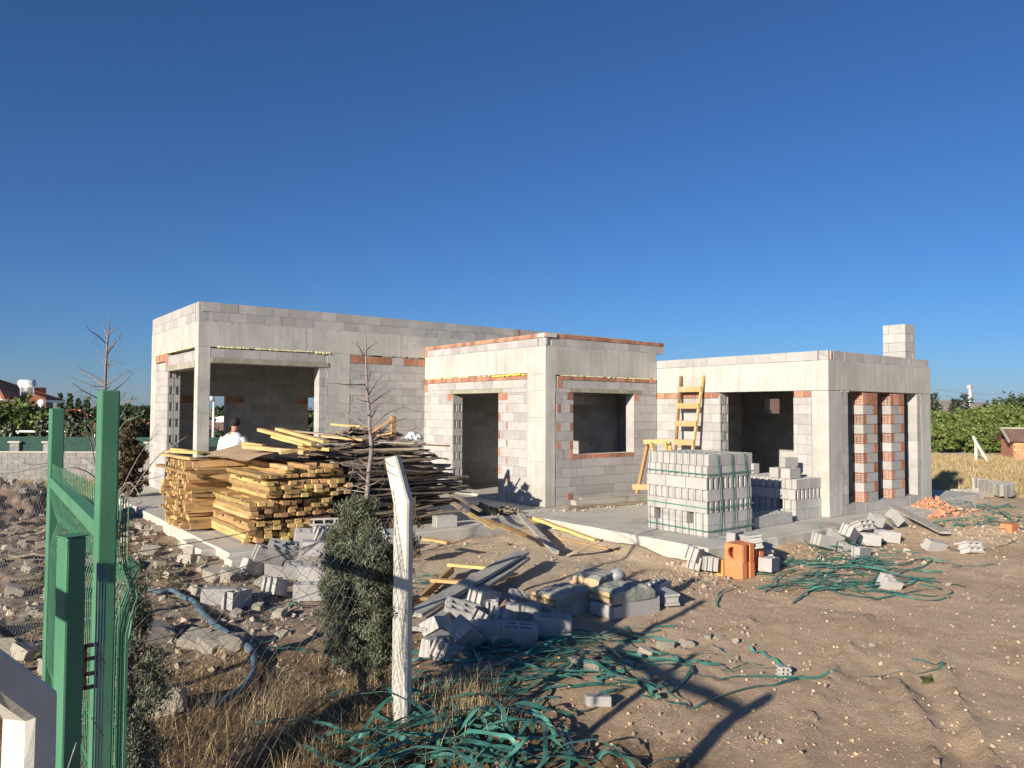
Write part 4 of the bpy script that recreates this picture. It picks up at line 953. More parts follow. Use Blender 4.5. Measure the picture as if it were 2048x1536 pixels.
# ------------------------------------------------------------------ cement sacks on blocks
sb0=Vector((5.62,6.58,0))
SX=[(5.66,6.60,'left front'),(6.02,6.16,'right front'),(6.42,6.95,'back')]
def sack(cx,cy,z,rz,L_,W_,Hh,label,txt,seed):
    t=thing('cement_sack',label,'cement sack',(cx,cy,z),'paper cement sacks')
    c_,s_=math.cos(rz),math.sin(rz)
    Wd=lambda x,y,zz:Vector((cx+x*c_-y*s_,cy+x*s_+y*c_,z+zz))
    n1,n2,n3=40,28,10; mb=MB()
    def prof(x,y,zn): # zn 0..1
        k=1-.10*(abs(2*x/L_)**4); top=Hh*(1-.22*(abs(2*x/L_)**5)-.16*(abs(2*y/W_)**6))
        zz=zn*top+(.016*N3(x*7+seed,y*7,zn*3)+.009*N3(x*18+seed,y*18,zn*3)-.012*max(0,1-abs((x+.12*math.sin(y*6)-.05)/.03)))*zn*1.3
        b=1+.03*math.sin(PI*zn); return Wd(x*b+.006*N3(y*9,zn*5,seed),y*b*(1-.02*abs(2*x/L_))+.006*N3(x*9,zn*5,seed+3),zz)
    xs_=[-L_/2+L_*i/n1 for i in range(n1+1)]; ys_=[-W_/2+W_*i/n2 for i in range(n2+1)]; zs=[i/n3 for i in range(n3+1)]
    mb.grid(xs_,ys_,lambda x,y:prof(x,y,1),1,.4); mb.grid(xs_,ys_,lambda x,y:prof(x,y,0),0,.4)
    mb.grid(ys_,zs,lambda y,k:prof(-L_/2,y,k),0,.4); mb.grid(ys_,zs,lambda y,k:prof(L_/2,y,k),0,.4)
    mb.grid(xs_,zs,lambda x,k:prof(x,-W_/2,k),1 ,.5); mb.grid(xs_,zs,lambda x,k:prof(x,W_/2,k),0,.5)
    mb.build('sack_body',[M['paper'],M['sackgrey']],t)
    if txt:
        cu=bpy.data.curves.new('lettering','FONT'); cu.body=txt; cu.size=.042; cu.align_x='CENTER'; cu.align_y='CENTER'; cu.extrude=.0008; cu.materials.append(M['ink'])
        oc=bpy.data.objects.new('lettering',cu); col.objects.link(oc); bpy.context.view_layer.update(); me_=bpy.data.meshes.new_from_object(oc.evaluated_get(bpy.context.evaluated_depsgraph_get())); bpy.data.objects.remove(oc); o=bpy.data.objects.new('lettering',me_); col.objects.link(o); o.parent=t
        ax=Vector((-s_*-1,-c_,0))  # along the narrow face
        xd=Vector((s_,-c_,0)); zd=Vector((0,0,1)); nd=xd.cross(zd)
        m4=Matrix((xd,zd,nd)).transposed().to_4x4(); m4.translation=Wd(-L_/2-.016,-.0,Hh*.42)-Vector((cx,cy,z)); o.matrix_local=m4
    return t
def under(x,y,rz,n_,lab):
    for i in range(n_):
        p=Vector((x+.14*i*1.0,y,0)); h=H(p.x,p.y); inst('sack_block',B20 if i else SB,TRS((p.x,p.y,h+.075),(0 if i else PI/2,0,PI/2+rz)),lab,'block','blocks under the cement sacks')
zc=-.28+.15
under(5.62,6.62,0,4,'grey block in the row under the left front cement sack'); under(6.10,6.12,0,5,'grey block in the row under the right front cement sack'); under(6.55,6.95,.1,3,'grey block under the back cement sack')
sack(5.86,6.62,H(5.8,6.6)+.165,.10,.62,.42,.135,'left front cement sack with dusty grey top and ochre printed end','PORTLAND ÇIMENTO',1.)
sack(6.34,6.13,H(6.3,6.1)+.165,-.06,.62,.43,.15,'right front cement sack with greenish dark top and ochre printed end','PORTLAND ÇIMENTO',5.)
sack(6.72,6.98,H(6.7,6.95)+.165,.35,.56,.40,.13,'back cement sack, half empty with a folded mouth',None,9.)
mb=MB(); p=Vector((7.0,6.86,H(7,6.9)+.20)); mb.tube([p+Vector((-.1,.02,0)),p+Vector((0,0,.04)),p+Vector((.1,-.03,.01))],[.06,.1,.05],9,0,.5); tag(mb.build('plastic_wrap',M['plastic']),'crumpled dark plastic wrap beside the back cement sack','plastic wrap')
inst('loose_block',B20p,TRS((7.25,6.38,H(7.2,6.4)+.095),(0,0,.3)),'single grey block standing behind the right front cement sack','block')
inst('loose_block',BS1,TRS((7.05,6.1,H(7.2,6.2)+.09),(PI/2,0,1.2)),'grey block on edge in shadow beside the right front cement sack','block')
# ------------------------------------------------------------------ loose green straps
def lie(p,k=.012): 
    z=H(p.x,p.y)
    if (9.25<p.x<18.8 and p.y>7.16) or (18.85<p.x<21.4 and p.y>7.9): z=0
    return Vector((p.x,p.y,z+k))
def smooth_path(pts,n_=6):
    P=[Vector(p) for p in pts]; out=[]
    for i in range(len(P)-1):
        a=P[max(i-1,0)];b=P[i];c=P[i+1];d=P[min(i+2,len(P)-1)]
        for k in range(n_):
            t=k/n_; out.append(.5*((2*b)+(c-a)*t+(2*a-5*b+4*c-d)*t*t+(3*b-a-3*c+d)*t**3))
    out.append(P[-1]); return out
def ground_strap(pp,wd,lab,group,lift=.0,arch=None,seed=0.):
    P=smooth_path(pp); n_=len(P); Q=[];Nn=[]
    for i,p in enumerate(P):
        t=i/(n_-1); z=.006+lift*(.5+.5*N3(t*5+seed,seed,1.)) + (arch*math.sin(PI*t) if arch else 0)
        q=lie(p,max(.004,z)); tw=N3(t*4+seed*3,2.,seed)*1.5; d=(P[min(i+1,n_-1)]-P[max(i-1,0)]); d.z=0; d=d.normalized() if d.length>0 else Vector((1,0,0)); sd_=Vector((d.y,-d.x,0))
        Q.append(q); Nn.append(Vector((0,0,1))*math.cos(tw)+sd_*math.sin(tw))
    strap(Q,wd,lab,group,nrm=Nn,name='strap_offcut')
def gp(l): return [GP(a,b) for a,b in l]
KN=[([(1180,1374),(1300,1362),(1420,1357),(1540,1356),(1640,1358),(1720,1356),(1800,1347),(1884,1333),(1850,1326),(1822,1321)],'longest green strap reaching right across bare soil to a folded end'),
([(1240,1340),(1300,1395),(1345,1412),(1420,1405),(1490,1382),(1560,1370),(1605,1357)],'green strap sagging in a wide loop below the longest strap'),
([(1500,1297),(1530,1312),(1560,1334),(1568,1342),(1500,1340),(1440,1344)],'green strap bent sharply at the chip of block'),
([(1240,1330),(1330,1325),(1380,1335),(1372,1360),(1330,1390),(1280,1395)],'round loop of green strap left of the tyre tracks'),
([(1600,1172),(1640,1175),(1690,1192),(1750,1200),(1744,1196),(1660,1165),(1600,1140)],'hairpin of green strap lying toward the camera in front of the right heap'),
([(1744,1202),(1790,1193),(1850,1182),(1882,1180),(1838,1170)],'short green strap folded back to a point'),
([(1720,1170),(1780,1190),(1860,1204),(1902,1196)],'green strap with a dark turned-up end at the right'),
([(1640,1110),(1720,1125),(1800,1128),(1860,1118),(1850,1134),(1790,1146),(1740,1135)],'green strap curling in a long oval at the right'),
([(1870,1125),(1920,1132),(1990,1130)],'thin green strap pointing right on its own'),
([(1160,1288),(1230,1310),(1330,1322),(1420,1330)],'green strap running along the top edge of the middle tangle'),
([(958,1374),(1010,1390),(1060,1402),(1120,1400)],'single green strap with a pale cut end left of the grey block'),
([(1130,1418),(1160,1428),(1198,1415)],'short V of green strap below the lone flat block'),
([(832,1395),(880,1385),(930,1420),(962,1415),(1000,1450),(1045,1480)],'zigzag of green strap in the dry grass right of the fence post'),
([(1850,690+330),(1900,1012),(1950,1022),(2010,1035),(2060,1048)],'green strap along the foot of the side wing terrace'),
([(1890,1100),(1930,1104),(1990,1098),(2030,1085)],'thin dark strap lying in an arc on the dirt mound')]
for k,(l,lb) in enumerate(KN): ground_strap(gp(l),.026,lb,'long separate straps',.025,seed=k*1.7)
def tangle(n_,poly,wd,lab,group,lmin,lmax,lift,ang=0.,spread=.5):
    x0,x1,y0,y1=poly
    for k in range(n_):
        u=R.gauss(.5,.27)
        c=GP(x0+(x1-x0)*max(0,min(1,u)),y0+(y1-y0)*R.random()); L_=U(lmin,lmax); a=math.radians(-37.6)+ang+R.gauss(0,spread); cv=R.gauss(0,1.3); d=Vector((math.cos(a),math.sin(a),0)); pts=[]; p=c-d*L_/2; h=a-cv*.5
        st=9
        for i in range(st+1):
            pts.append(p.copy()); h+=cv/st+R.gauss(0,.10); p=p+Vector((math.cos(h),math.sin(h),0))*L_/st
            if R.random()<.05: h+=R.choice((-1,1))*U(1.6,2.8)
        ground_strap(pts,wd*U(.85,1.1),lab,group,lift*U(.3,1.),arch=U(0,lift*1.6) if R.random()<.45 else None,seed=U(0,90))
tangle(66,(600,1190,1440,1560),.029,'green strap in the thick tangle at the foot of the concrete fence post','straps in the front tangle',.5,1.4,.11,0,.75)
tangle(80,(830,1390,1268,1392),.026,'green strap in the shaded tangle below the front block heap','straps in the middle tangle',.7,1.7,.07,.0,.45)
tangle(54,(1560,1860,1116,1185),.026,'green strap in the tangle in front of the right block heap','straps in the right tangle',.9,2.2,.06,.1,.4)
tangle(16,(1640,1790,1085,1125),.022,'green strap threaded through the right block heap','straps in the right heap',.6,1.3,.12,0,.8)
tangle(28,(1880,2080,1014,1056),.024,'green strap in the tangle at the far right edge of the site','straps in the far right tangle',.9,2.,.06,-.35,.3)
tangle(10,(560,800,1195,1330),.024,'green strap lying about the foot of the juniper','straps under the juniper',.4,1.,.06,0,.8)
tangle(9,(826,900,1150,1190),.022,'green strap in the shade beside the open batten frame','straps by the batten frame',.4,.9,.04,.1,.4)
tangle(10,(1430,1660,1040,1085),.020,'green strap cut off the opened stack lying on the terrace edge','cut straps on the terrace edge',.5,1.2,.06,.3,.6)
# ------------------------------------------------------------------ stones and rubble
def stone_mesh(k,mt,sub=2,am=.45):
    import bmesh
    bm=bmesh.new(); bmesh.ops.create_icosphere(bm,subdivisions=sub,radius=1)
    for v in bm.verts:
        c=v.co.copy(); f_=1+am*N3(c.x*1.1+k*7.3,c.y*1.1,c.z*1.1)+.22*N3(c.x*2.7+k*3,c.y*2.7,c.z*2.7); 
        v.co=c*f_
        for ax in range(3):
            lim=.62+.2*N3(k*1.7,ax*3.1,1.); v.co[ax]=max(-lim,min(lim,v.co[ax]))
    me_=bpy.data.meshes.new('stone'); bm.to_mesh(me_); bm.free(); me_.materials.append(mt); return me_
SMs=[stone_mesh(k,M['stone'],3) for k in range(6)]
def stone(p,s,label,group,rz=None,sq=(1,1,.7),name='rock',cat='stone',me_=None):
    return inst(name,me_ or SMs[R.randrange(6)],TRS((p.x,p.y,p.z+s*sq[2]*.35),(U(-.3,.3),U(-.3,.3),U(0,6.3) if rz is None else rz),(s*sq[0],s*sq[1],s*sq[2])),label,cat,group)
BIGS=[(312,1064,.17,'large pale limestone at the left foot of the beam stack'),(378,1122,.17,'pale limestone in the middle of the rubble behind the fence'),(527,1170,.13,'yellowish limestone before the broken grooved block'),(430,1298,.18,'grey limestone beside the blue hose'),(335,1420,.2,'grey stone in shadow at the foot of the left shrub'),(300,1280,.26,'big shaded grey stone left of the hose'),(390,1330-40,.18,'shaded stone inside the curve of the hose'),(360,1150,.08,'orange clay lump beside the pale limestone'),(1290,1312,.11,'white lump of mortar at the right of the middle tangle'),(1330,1296,.10,'pointed white lump of mortar'),(1182,1338,.10,'white stone among the middle straps'),(1150,1330,.09,'rounded grey stone among the middle straps'),(1255,1338,.08,'white stone right of the rounded one in the middle straps'),(1375,1292,.09,'flat white chip at the right of the middle tangle'),(930,1318,.10,'dark stone before the left end of the front block heap'),(1440,1280,.06,'white chip in the row of chips above the tyre tracks'),(1415,1276,.06,'leftmost white chip in the row above the tyre tracks'),(1470,1284,.05,'rightmost white chip in the row above the tyre tracks'),(1745,1292,.04,'small tan stone alone on bare soil'),(1895,1170,.05,'white chip beyond the folded strap'),(2010,1153,.06,'white chip at the right edge of the bare soil'),(60,1145,.12,'grey block-like stone in the left rubble'),(30,1190,.16,'white stone in the left rubble'),(150,1195,.1,'small pale stone in the left rubble'),(1385,1090,.07,'white fragment before the pallet'),(1310,1108,.06,'small white fragment left of the cracked block'),(1022,1046,.07,'grey lump at the terrace edge'),(1850,1068,.07,'white stone on the dirt mound'),(1815,1105,.09,'orange lump before the pale wrapped pieces'),(1230,1140,.05,'small tan stone above the cement sacks')]
for px,py,s,lb in BIGS: stone(GP(px,py),s,lb,'larger single stones')
for k in range(150):
    x,y=U(.2,3.3),U(7.2,17.5); p=Vector((x,y,H(x,y))); stone(p,U(.03,.11) if R.random()<.85 else U(.1,.2),'broken stone in the rubble field left of the terrace','stones of the rubble field')
for k in range(60):
    x,y=U(-.3,2.9),U(13.5,17.8); p=Vector((x,y,H(x,y))); stone(p,U(.04,.13),'broken stone on the dark soil mound at far left','stones on the left soil mound')
for k in range(7):
    a=GP(U(0,90),U(1060,1170)); d=Vector((U(.3,.9),U(-.5,.3),0)); lay('old_board',BO[k],a+Vector((0,0,.06)),a+d*U(.8,1.6)+Vector((0,0,U(.05,.2))),'old board half buried in the soil mound at far left','board','boards in the left soil mound',L_=3.)
for k in range(26):
    p=GP(U(985,1130),U(1030,1062)); p.z=H(p.x,p.y); stone(p,U(.035,.09),'lump of grey mortar in the little spoil heap at the terrace corner','mortar lumps at the terrace corner')
# fallen concrete slab on the right
mb=MB(); c=GP(1984,1000)
us=[i/10 for i in range(11)]
def cs(u,v,top):
    a=Pd(1945,978,22.0).lerp(Pd(2030,992,20.2),u); b=Pd(1962,1003,21.2).lerp(Pd(2012,1008,19.6),u); p=a.lerp(b,v); p.z=max(p.z,-.2); p+=Vector((.05*N3(u*7,v*7),.05*N3(u*6,v*5,3.),.05*N3(u*5,v*5,1.)+.25)); p.z+=.10 if top else -.22; return p
mb.grid(us,us,lambda u,v:cs(u,v,True),0,.5,False); mb.grid(us,us,lambda u,v:cs(u,v,False),0,.5,False)
for e in(0,1):
    mb.grid(us,[0,1],lambda u,k:cs(u,e,k>.5),0,.5,False); mb.grid(us,[0,1],lambda u,k:cs(e,u,k>.5),0,.5,False)
tag(mb.build('concrete_chunk',M['slab']),'thick broken concrete slab tilted on rubble at the right edge of the terrace','concrete slab')
for k in range(12): stone(lie(Pd(1960+U(-12,60),1003+U(-4,6),20.5),0),U(.1,.22),'dark lump of soil under the tilted concrete slab','lumps under the tilted slab')
for k in range(5): inst('loose_block',BH[k%3],TRS(lie(Pd(1905+9*k,988+U(-2,3),21.),.08),(U(-.4,.4),U(-.4,.4),U(0,3))),'small broken block bits in a row on the far end of the terrace','block','block bits on the far terrace')
# clay chips heap
mb=MB(); c=lie(Pd(1858,1022,16.4),0); c.z=-.04
for k in range(700):
    a=U(0,2*PI); rr=abs(R.gauss(0,.42)); x=c.x+math.cos(a)*rr*1.25; y=c.y+math.sin(a)*rr*.75; z=max(H(x,y),-.22)+U(0,1)*.36*math.exp(-(rr/.5)**2)
    s=U(.03,.085); q=Euler((U(0,6),U(0,6),U(0,6))).to_matrix(); vs=[Vector((x,y,z+.02))+q@Vector(v)*s for v in((-1,-.6,-.12),(1,-.5,-.12),(.8,.6,-.12),(-.7,.5,-.12),(-1,-.6,.12),(1,-.5,.12),(.8,.6,.12),(-.7,.5,.12))]
    mb.add(vs,[(0,3,2,1),(4,5,6,7),(0,1,5,4),(1,2,6,5),(2,3,7,6),(3,0,4,7)],0)
o=mb.build('brick_chips',M['chips'],kind='stuff'); tag(o,'heap of orange brick chips at the foot of the side wing','rubble')
# pebbles
def pebble(mb,p,s,m=0):
    q=Euler((U(0,6),U(0,6),U(0,6))).to_matrix(); vs=[p+q@Vector((a*U(.5,1),b*U(.5,1),c*U(.5,1)))*s for a,b,c in((1,0,0),(-1,0,0),(0,1,0),(0,-1,0),(0,0,1),(0,0,-1),(.6,.6,.5),(-.6,-.6,.5))]
    mb.add(vs,[(0,2,6),(2,4,6),(4,0,6),(2,1,4),(1,7,4),(7,3,4),(3,0,4),(1,3,7),(2,0,5),(1,2,5),(3,1,5),(0,3,5)],m)
mb=MB()
def scat(n_,f0,f1,a0,a1,s0,s1,cond=None):
    k=0
    while k<n_:
        f=f0+(f1-f0)*R.random()**1.25; an=U(a0,a1); r=f*math.tan(an); p=RF(r,f); k+=1
        if inslab(p.x,p.y) or (cond and R.random()>cond(p.x,p.y)): continue
        s=s0*(s1/s0)**(R.random()**2.2); p.z=H(p.x,p.y)+s*.15; pebble(mb,p,s)
scat(12000,3.6,17,-.75,.75,.005,.034,lambda x,y: .10+.75*SS(.0,.55,fbm(x*1.3,y*1.3,3,8.)))
scat(5200,6,19,-.72,-.05,.008,.075,lambda x,y: zrub(x,y))
scat(1500,10,17,-.1,.5,.008,.06,lambda x,y: SS(1.2,.3,math.hypot((x-9)/3,(y-10)/1.6)))
for k in range(420):
    p=GP(R.gauss(1395,45),R.gauss(1145,22)); s=.01*6**(R.random()**2); p.z+=s*.2; pebble(mb,p,s)
for k in range(500):
    p=GP(R.gauss(1700,75),R.gauss(1105,22)); s=.01*6**(R.random()**2); p.z+=s*.2; pebble(mb,p,s)
for k in range(700):
    p=GP(R.gauss(1960,90),R.gauss(1055,18)); s=.01*5**(R.random()**2); p.z+=s*.2; pebble(mb,p,s)
for k in range(380):   # debris on the terrace by the window wall
    p=Vector((R.gauss(11.6,1.0),R.gauss(11.45,.18),.01)); s=.006*8**(R.random()**2); pebble(mb,p,s)
for k in range(9000):
    f=3.6+10*R.random()**1.2; an=U(-.5,.75); p=RF(f*math.tan(an),f)
    if inslab(p.x,p.y): continue
    s=.004*7**(R.random()**2.5); p.z=H(p.x,p.y)+s*.1; pebble(mb,p,s,1)
tag(mb.build('gravel',[M['pebble'],M['clod']],org=(0,0,0),kind='stuff'),'small pale stones strewn over the building site','gravel')
# ------------------------------------------------------------------ dry grass
def blade(mb,p,h,lean,an,w_,m=0,r=None):
    d=Vector((math.cos(an),math.sin(an),0)); s_=Vector((-d.y,d.x,0))*w_; q=p+d*lean*.35+Vector((0,0,h*.6)); t=p+d*lean+Vector((0,0,h))
    mb.add([p-s_,p+s_,q+s_*.7,q-s_*.7,t],[(0,1,2,3),(3,2,4)],m,r)
mb=MB()
def tuft(x,y,n_,h0,h1,spr,w_,m,lean=.5):
    for i in range(n_):
        xx=x+R.gauss(0,spr); yy=y+R.gauss(0,spr); h=U(h0,h1); blade(mb,Vector((xx,yy,H(xx,yy)-.01)),h*U(.6,1),h*U(.1,lean)*1.7,U(0,2*PI),w_,m)
for k in range(330):
    p=GP(R.gauss(520,230),U(1350,1600)); 
    if p.x>4.3 or p.x<.7: continue
    d=fbm(p.x*1.1,p.y*1.1,2,4.)
    tuft(p.x,p.y,16,.03,.22 if d>-.1 else .08,.07,.0022,R.choice((0,1,1)),.9)
for k in range(75):
    p=GP(U(250,640),U(1420,1560)); tuft(p.x,p.y,9,.18,.42,.05,.0018,R.choice((0,1)),.5)
for k in range(42):
    p=GP(R.gauss(925,50),R.gauss(1410,28)); tuft(p.x,p.y,20,.08,.30,.05,.002,0,.5)
for k in range(260):
    p=GP(U(330,800),U(1300,1400)); tuft(p.x,p.y,12,.02,.07,.08,.003,0,1.6)
for k in range(170):
    p=GP(U(1000,1500),U(1395,1540)); tuft(p.x,p.y,6,.01,.05,.08,.002,1,1.6)
for k in range(90):
    x,y=U(.3,3.2),U(8,15); tuft(x,y,8,.06,.25,.10,.003,R.choice((0,1,1)),.7)
tag(mb.build('dry_grass',[M['straw'],M['strawb']],org=(0,0,0),kind='stuff'),'dry yellow and brown grass around the fence posts','grass')
mb=MB()
for k in range(5200):
    f=U(20.5,42); an=U(.43,.66); p=RF(f*math.tan(an),f); 
    den=fbm(p.x*.35,p.y*.35,3,2.)
    tall=(SS(.50,.60,an)*SS(39,30,f)+.2) 
    if den<-.25: continue
    tuft(p.x,p.y,6,.10,.16+.75*tall*max(0,den+.3),.16,.007,0,.6)
for k in range(3000):
    f=U(19,28.5); an=U(-.70,-.40); p=RF(f*math.tan(an),f); 
    if inslab(p.x,p.y): continue
    tuft(p.x,p.y,6,.10,.45*max(.3,.5+fbm(p.x*.5,p.y*.5,2)),.14,.006,0,.6)
tag(mb.build('field_grass',[M['straw'],M['strawb']],org=(0,0,0),kind='stuff'),'tall golden dry grass in the fields beyond the site','grass')
mb=MB()
def weed(p,n_,h,m):
    for i in range(n_):
        an=U(0,2*PI); q=p+Vector((R.gauss(0,h*.3),R.gauss(0,h*.3),U(0,h))); s=U(.01,.025); d=Vector((math.cos(an),math.sin(an),U(-.3,.6)))*s*2; e=Vector((-d.y,d.x,0))*.5
        mb.add([q,q+d*.5+e,q+d,q+d*.5-e],[(0,1,2,3)],m)
for px,py,h in((60,1180,.25),(90,1172,.2),(150,1230,.25),(75,1270,.3),(100,1330,.25),(320,1160,.18),(345,1180,.2),(1855,1365,.04),(1770,1050,.05),(1880,1058,.10),(1830,990,.02)): weed(GP(px,py),170,h,2 if py>1100 else 0)
tag(mb.build('weeds',[M['straw'],M['strawb'],M['weed']],org=(0,0,0),kind='stuff'),'low green and dry weeds in the rubble','weeds')
# ------------------------------------------------------------------ hose
hp_=[GP(a,b) for a,b in((292,1192),(318,1189),(345,1191),(368,1200),(385,1214),(402,1236),(420,1252),(446,1272),(470,1283),(492,1300),(504,1318),(509,1340),(504,1362),(490,1384),(466,1404),(440,1418),(425,1424))]
P=smooth_path(hp_,5); Zs=[H(p.x,p.y) for p in P]; P=[Vector((p.x,p.y,sum(Zs[max(0,i-7):i+8])/len(Zs[max(0,i-7):i+8])+.055)) for i,p in enumerate(P)]
HS=thing('water_hose','thick blue grey hose snaking over the rubble with its open end toward the fence','hose',P[0])
mb=MB(); mb.tube(P,.030,10,0,.5,False); mb.build('hose_pipe',M['hose'],HS)
mb=MB(); d=(P[-1]-P[-2]).normalized(); mb.tube([P[-1]-d*.004,P[-1]+d*.004],.024,10,0,.5); mb.tube([P[-1]-d*.05,P[-1]-d*.045],.023,10,0,.5); mb.build('hose_mouth',M['dark'],HS)
# ------------------------------------------------------------------ concrete fence posts
def cpost(base,lean,zb,arm,w_,label,wires=True):
    t=thing('concrete_fence_post',label,'fence post',base)
    mb=MB(); n_=14; a=w_/2; c=.014
    prof=[(-a+c,-a),(a-c,-a),(a,-a+c),(a,a-c),(a-c,a),(-a+c,a),(-a,a-c),(-a,-a+c)]
    pts=[base+Vector((0,0,-.25))]+[base+Vector((0,0,1)).lerp(Vector((0,0,1)),0)*0+Vector((lean[0]*k/n_*0,0,zb*k/n_)) for k in range(n_+1)]
    top=pts[-1]; ends=[top+Vector(arm)*k/5 for k in range(1,6)]
    rings=pts+ends; av=Vector(arm).normalized(); vs=[]
    side=Vector((av.x,av.y,0)).normalized(); per=Vector((-side.y,side.x,0))
    for i,p in enumerate(rings):
        if i<len(pts)-1: u,v=side,per; k=1
        elif i==len(pts)-1: u=(side+Vector((0,0,-.0))); v=per; k=1; 
        else: u=side*av.z-Vector((0,0,1))*math.hypot(av.x,av.y)+Vector((0,0,0)); u=u.normalized(); v=per; k=1-.16*(i-len(pts)+1)/5
        if i==len(pts)-1: u=(side+(side*av.z-Vector((0,0,1))*math.hypot(av.x,av.y)).normalized()).normalized()*1.05
        for x,y in prof:
            j=.002*N3(p.z*9,x*40,y*40); vs.append(p+u*(x*k+j)+v*(y*k+j))
    m_=len(prof); fs=[(i*m_+k,i*m_+(k+1)%m_,(i+1)*m_+(k+1)%m_,(i+1)*m_+k) for i in range(len(rings)-1) for k in range(m_)]
    fs.append(tuple(range(len(vs)-m_,len(vs)))); mb.add(vs,fs,0,.5); mb.build('shaft',M['post'],t)
    return t,rings
cb=GP(803,1443); cb.z=H(cb.x,cb.y)
zb=Pd(812,1004,math.hypot(0,0)+ (cb.x*A1+cb.y*B1)).z-cb.z
armt=Pd(785,914,(cb.x*A1+cb.y*B1)+.02); ar=armt-(cb+Vector((0,0,zb)))
cp1,r1=cpost(cb,(0,0),zb,tuple(ar),.118,'bent-top concrete fence post standing before the juniper and the timber heap')
# holes and tie wires
mb=MB()
for q,(da) in((r1[-1],.07),(r1[-2],.075)):
    pts=[q+Vector((math.cos(2*PI*k/14)*da,math.sin(2*PI*k/14)*da,-.02+.05*math.sin(2*PI*k/14))) for k in range(15)]; mb.tube(pts,.0022,4,0)
mb.build('tie_wire',M['rustwire'],cp1)
nb=RF(-1.10,1.74,0); nb.z=H(nb.x,nb.y)
cp2,r2=cpost(nb,(0,0),1.37-nb.z,tuple(R0*-.055+F0*-.25+Vector((0,0,.25))),.088,'nearest concrete fence post, wound with wire, cut off by the lower left corner')
mb=MB()
for q,ra in((r2[-3],.012),(r2[-8],.012)):
    c=q-F0*.062+R0*.02; mb.tube([c+F0*.01,c-F0*.002],ra,10,0)
mb.build('wire_hole',M['dark'],cp2)
mb=MB()
for k in range(22):
    c=r2[-7-(k%4)]+R0*U(-.16,-.04)-F0*U(-.02,.09)+Vector((0,0,U(-.25,.08))); pts=[]
    a=U(0,6)
    for i in range(7): pts.append(c+R0*(.10*math.cos(a+i*.7)*U(.6,1))+Vector((0,0,.15*math.sin(a+i*.55)*U(.6,1)))-F0*U(0,.06))
    mb.tube(smooth_path(pts,3),.0017,4,0)
for a,b in(((-.02,-.3,0),(.12,.05,.1)),((.0,-.14,0),(.12,.16,.1))):
    p=r2[-8]+R0*a[0]-F0*.07+Vector((0,0,a[1])); q=r2[-8]+R0*b[0]-F0*.02+Vector((0,0,b[1])); mid=(p+q)/2-Vector((0,0,.06)); mb.tube(smooth_path([p,mid,q],6),.002,4,0)
p=r2[-1]-F0*.075+R0*.06+Vector((0,0,.06)); q=r2[-5]-F0*.07-R0*.11-Vector((0,0,.02)); mb.tube(smooth_path([p,p.lerp(q,.4)-F0*.01,q],5),.0026,5,0)
for k in range(5):
    c=p.lerp(q,.3+.12*k); mb.tube([c-R0*.012+Vector((0,0,.01)),c+R0*.012-Vector((0,0,.01))],.003,4,0)
mb.build('wound_wire',M['wire'],cp2)
# ------------------------------------------------------------------ chain link
FA=Vector((cb.x-.03,cb.y+.02,0)); FB=Vector((.68,4.13,0)); fl_=(FB-FA).length; fd=(FB-FA)/fl_; fnrm=Vector((fd.y,-fd.x,0))
CL=thing('chain_link_fence','sagging chain link fence with barbed strands between the green gate and the concrete post','fence',(FA.x,FA.y,-.28))
mb=MB(); pit=.108; zt0,zb0=1.30,-.26
def fp_(u,v): # u along, v height 0..1
    top=zt0-.10*math.sin(PI*u/fl_)-.18*(u/fl_); bot=zb0
    return FA+fd*u+Vector((0,0,bot+(top-bot)*v))+fnrm*(.035*math.sin(u*2.3+v*3)+.03*N3(u*2,v*3,3.)+.05*math.sin(PI*v)*math.sin(PI*u/fl_))
HF_=1.5; nst=int((fl_+HF_)/pit)+1
for s in(0,1):
    for k in range(-1,nst+1):
        pts=[]; x0=k*pit-(HF_ if s==0 else 0)
        n_=int(HF_/(pit/2))
        for i in range(n_+1):
            v=i/n_; u=x0+ (HF_*v if s==0 else HF_*(1-v)); u+=(.008 if i%2 else -.008)
            if 0<=u<=fl_: pts.append(fp_(u,v)+fnrm*(.003 if (i+s)%2 else -.003))
        if len(pts)>2: mb.tube(pts,.0015,3,0,None,False)
mb.build('mesh_panel',M['wire'],CL)
for k,(za,zb_) in enumerate(((zt0,zt0-.20),(zt0+.16,zt0+.02),(zt0-.36,zt0-.44))):
    mb=MB(); pts=[FA+fd*(fl_*i/16)+Vector((0,0,za+(zb_-za)*i/16-.05*math.sin(PI*i/16)))+fnrm*.01 for i in range(17)]
    mb.tube(pts,.0022,4,0,None,False)
    if k!=2:
        for i in range(1,24):
            u=i/24; p=pts[0].lerp(pts[-1],u)-Vector((0,0,.05*math.sin(PI*u))); 
            for q in range(2): d=Vector((U(-1,1),U(-1,1),U(-1,1))).normalized()*.016; mb.tube([p-d,p+d],.0014,3,0)
    mb.build('barbed_strand',M['rustwire'],CL)
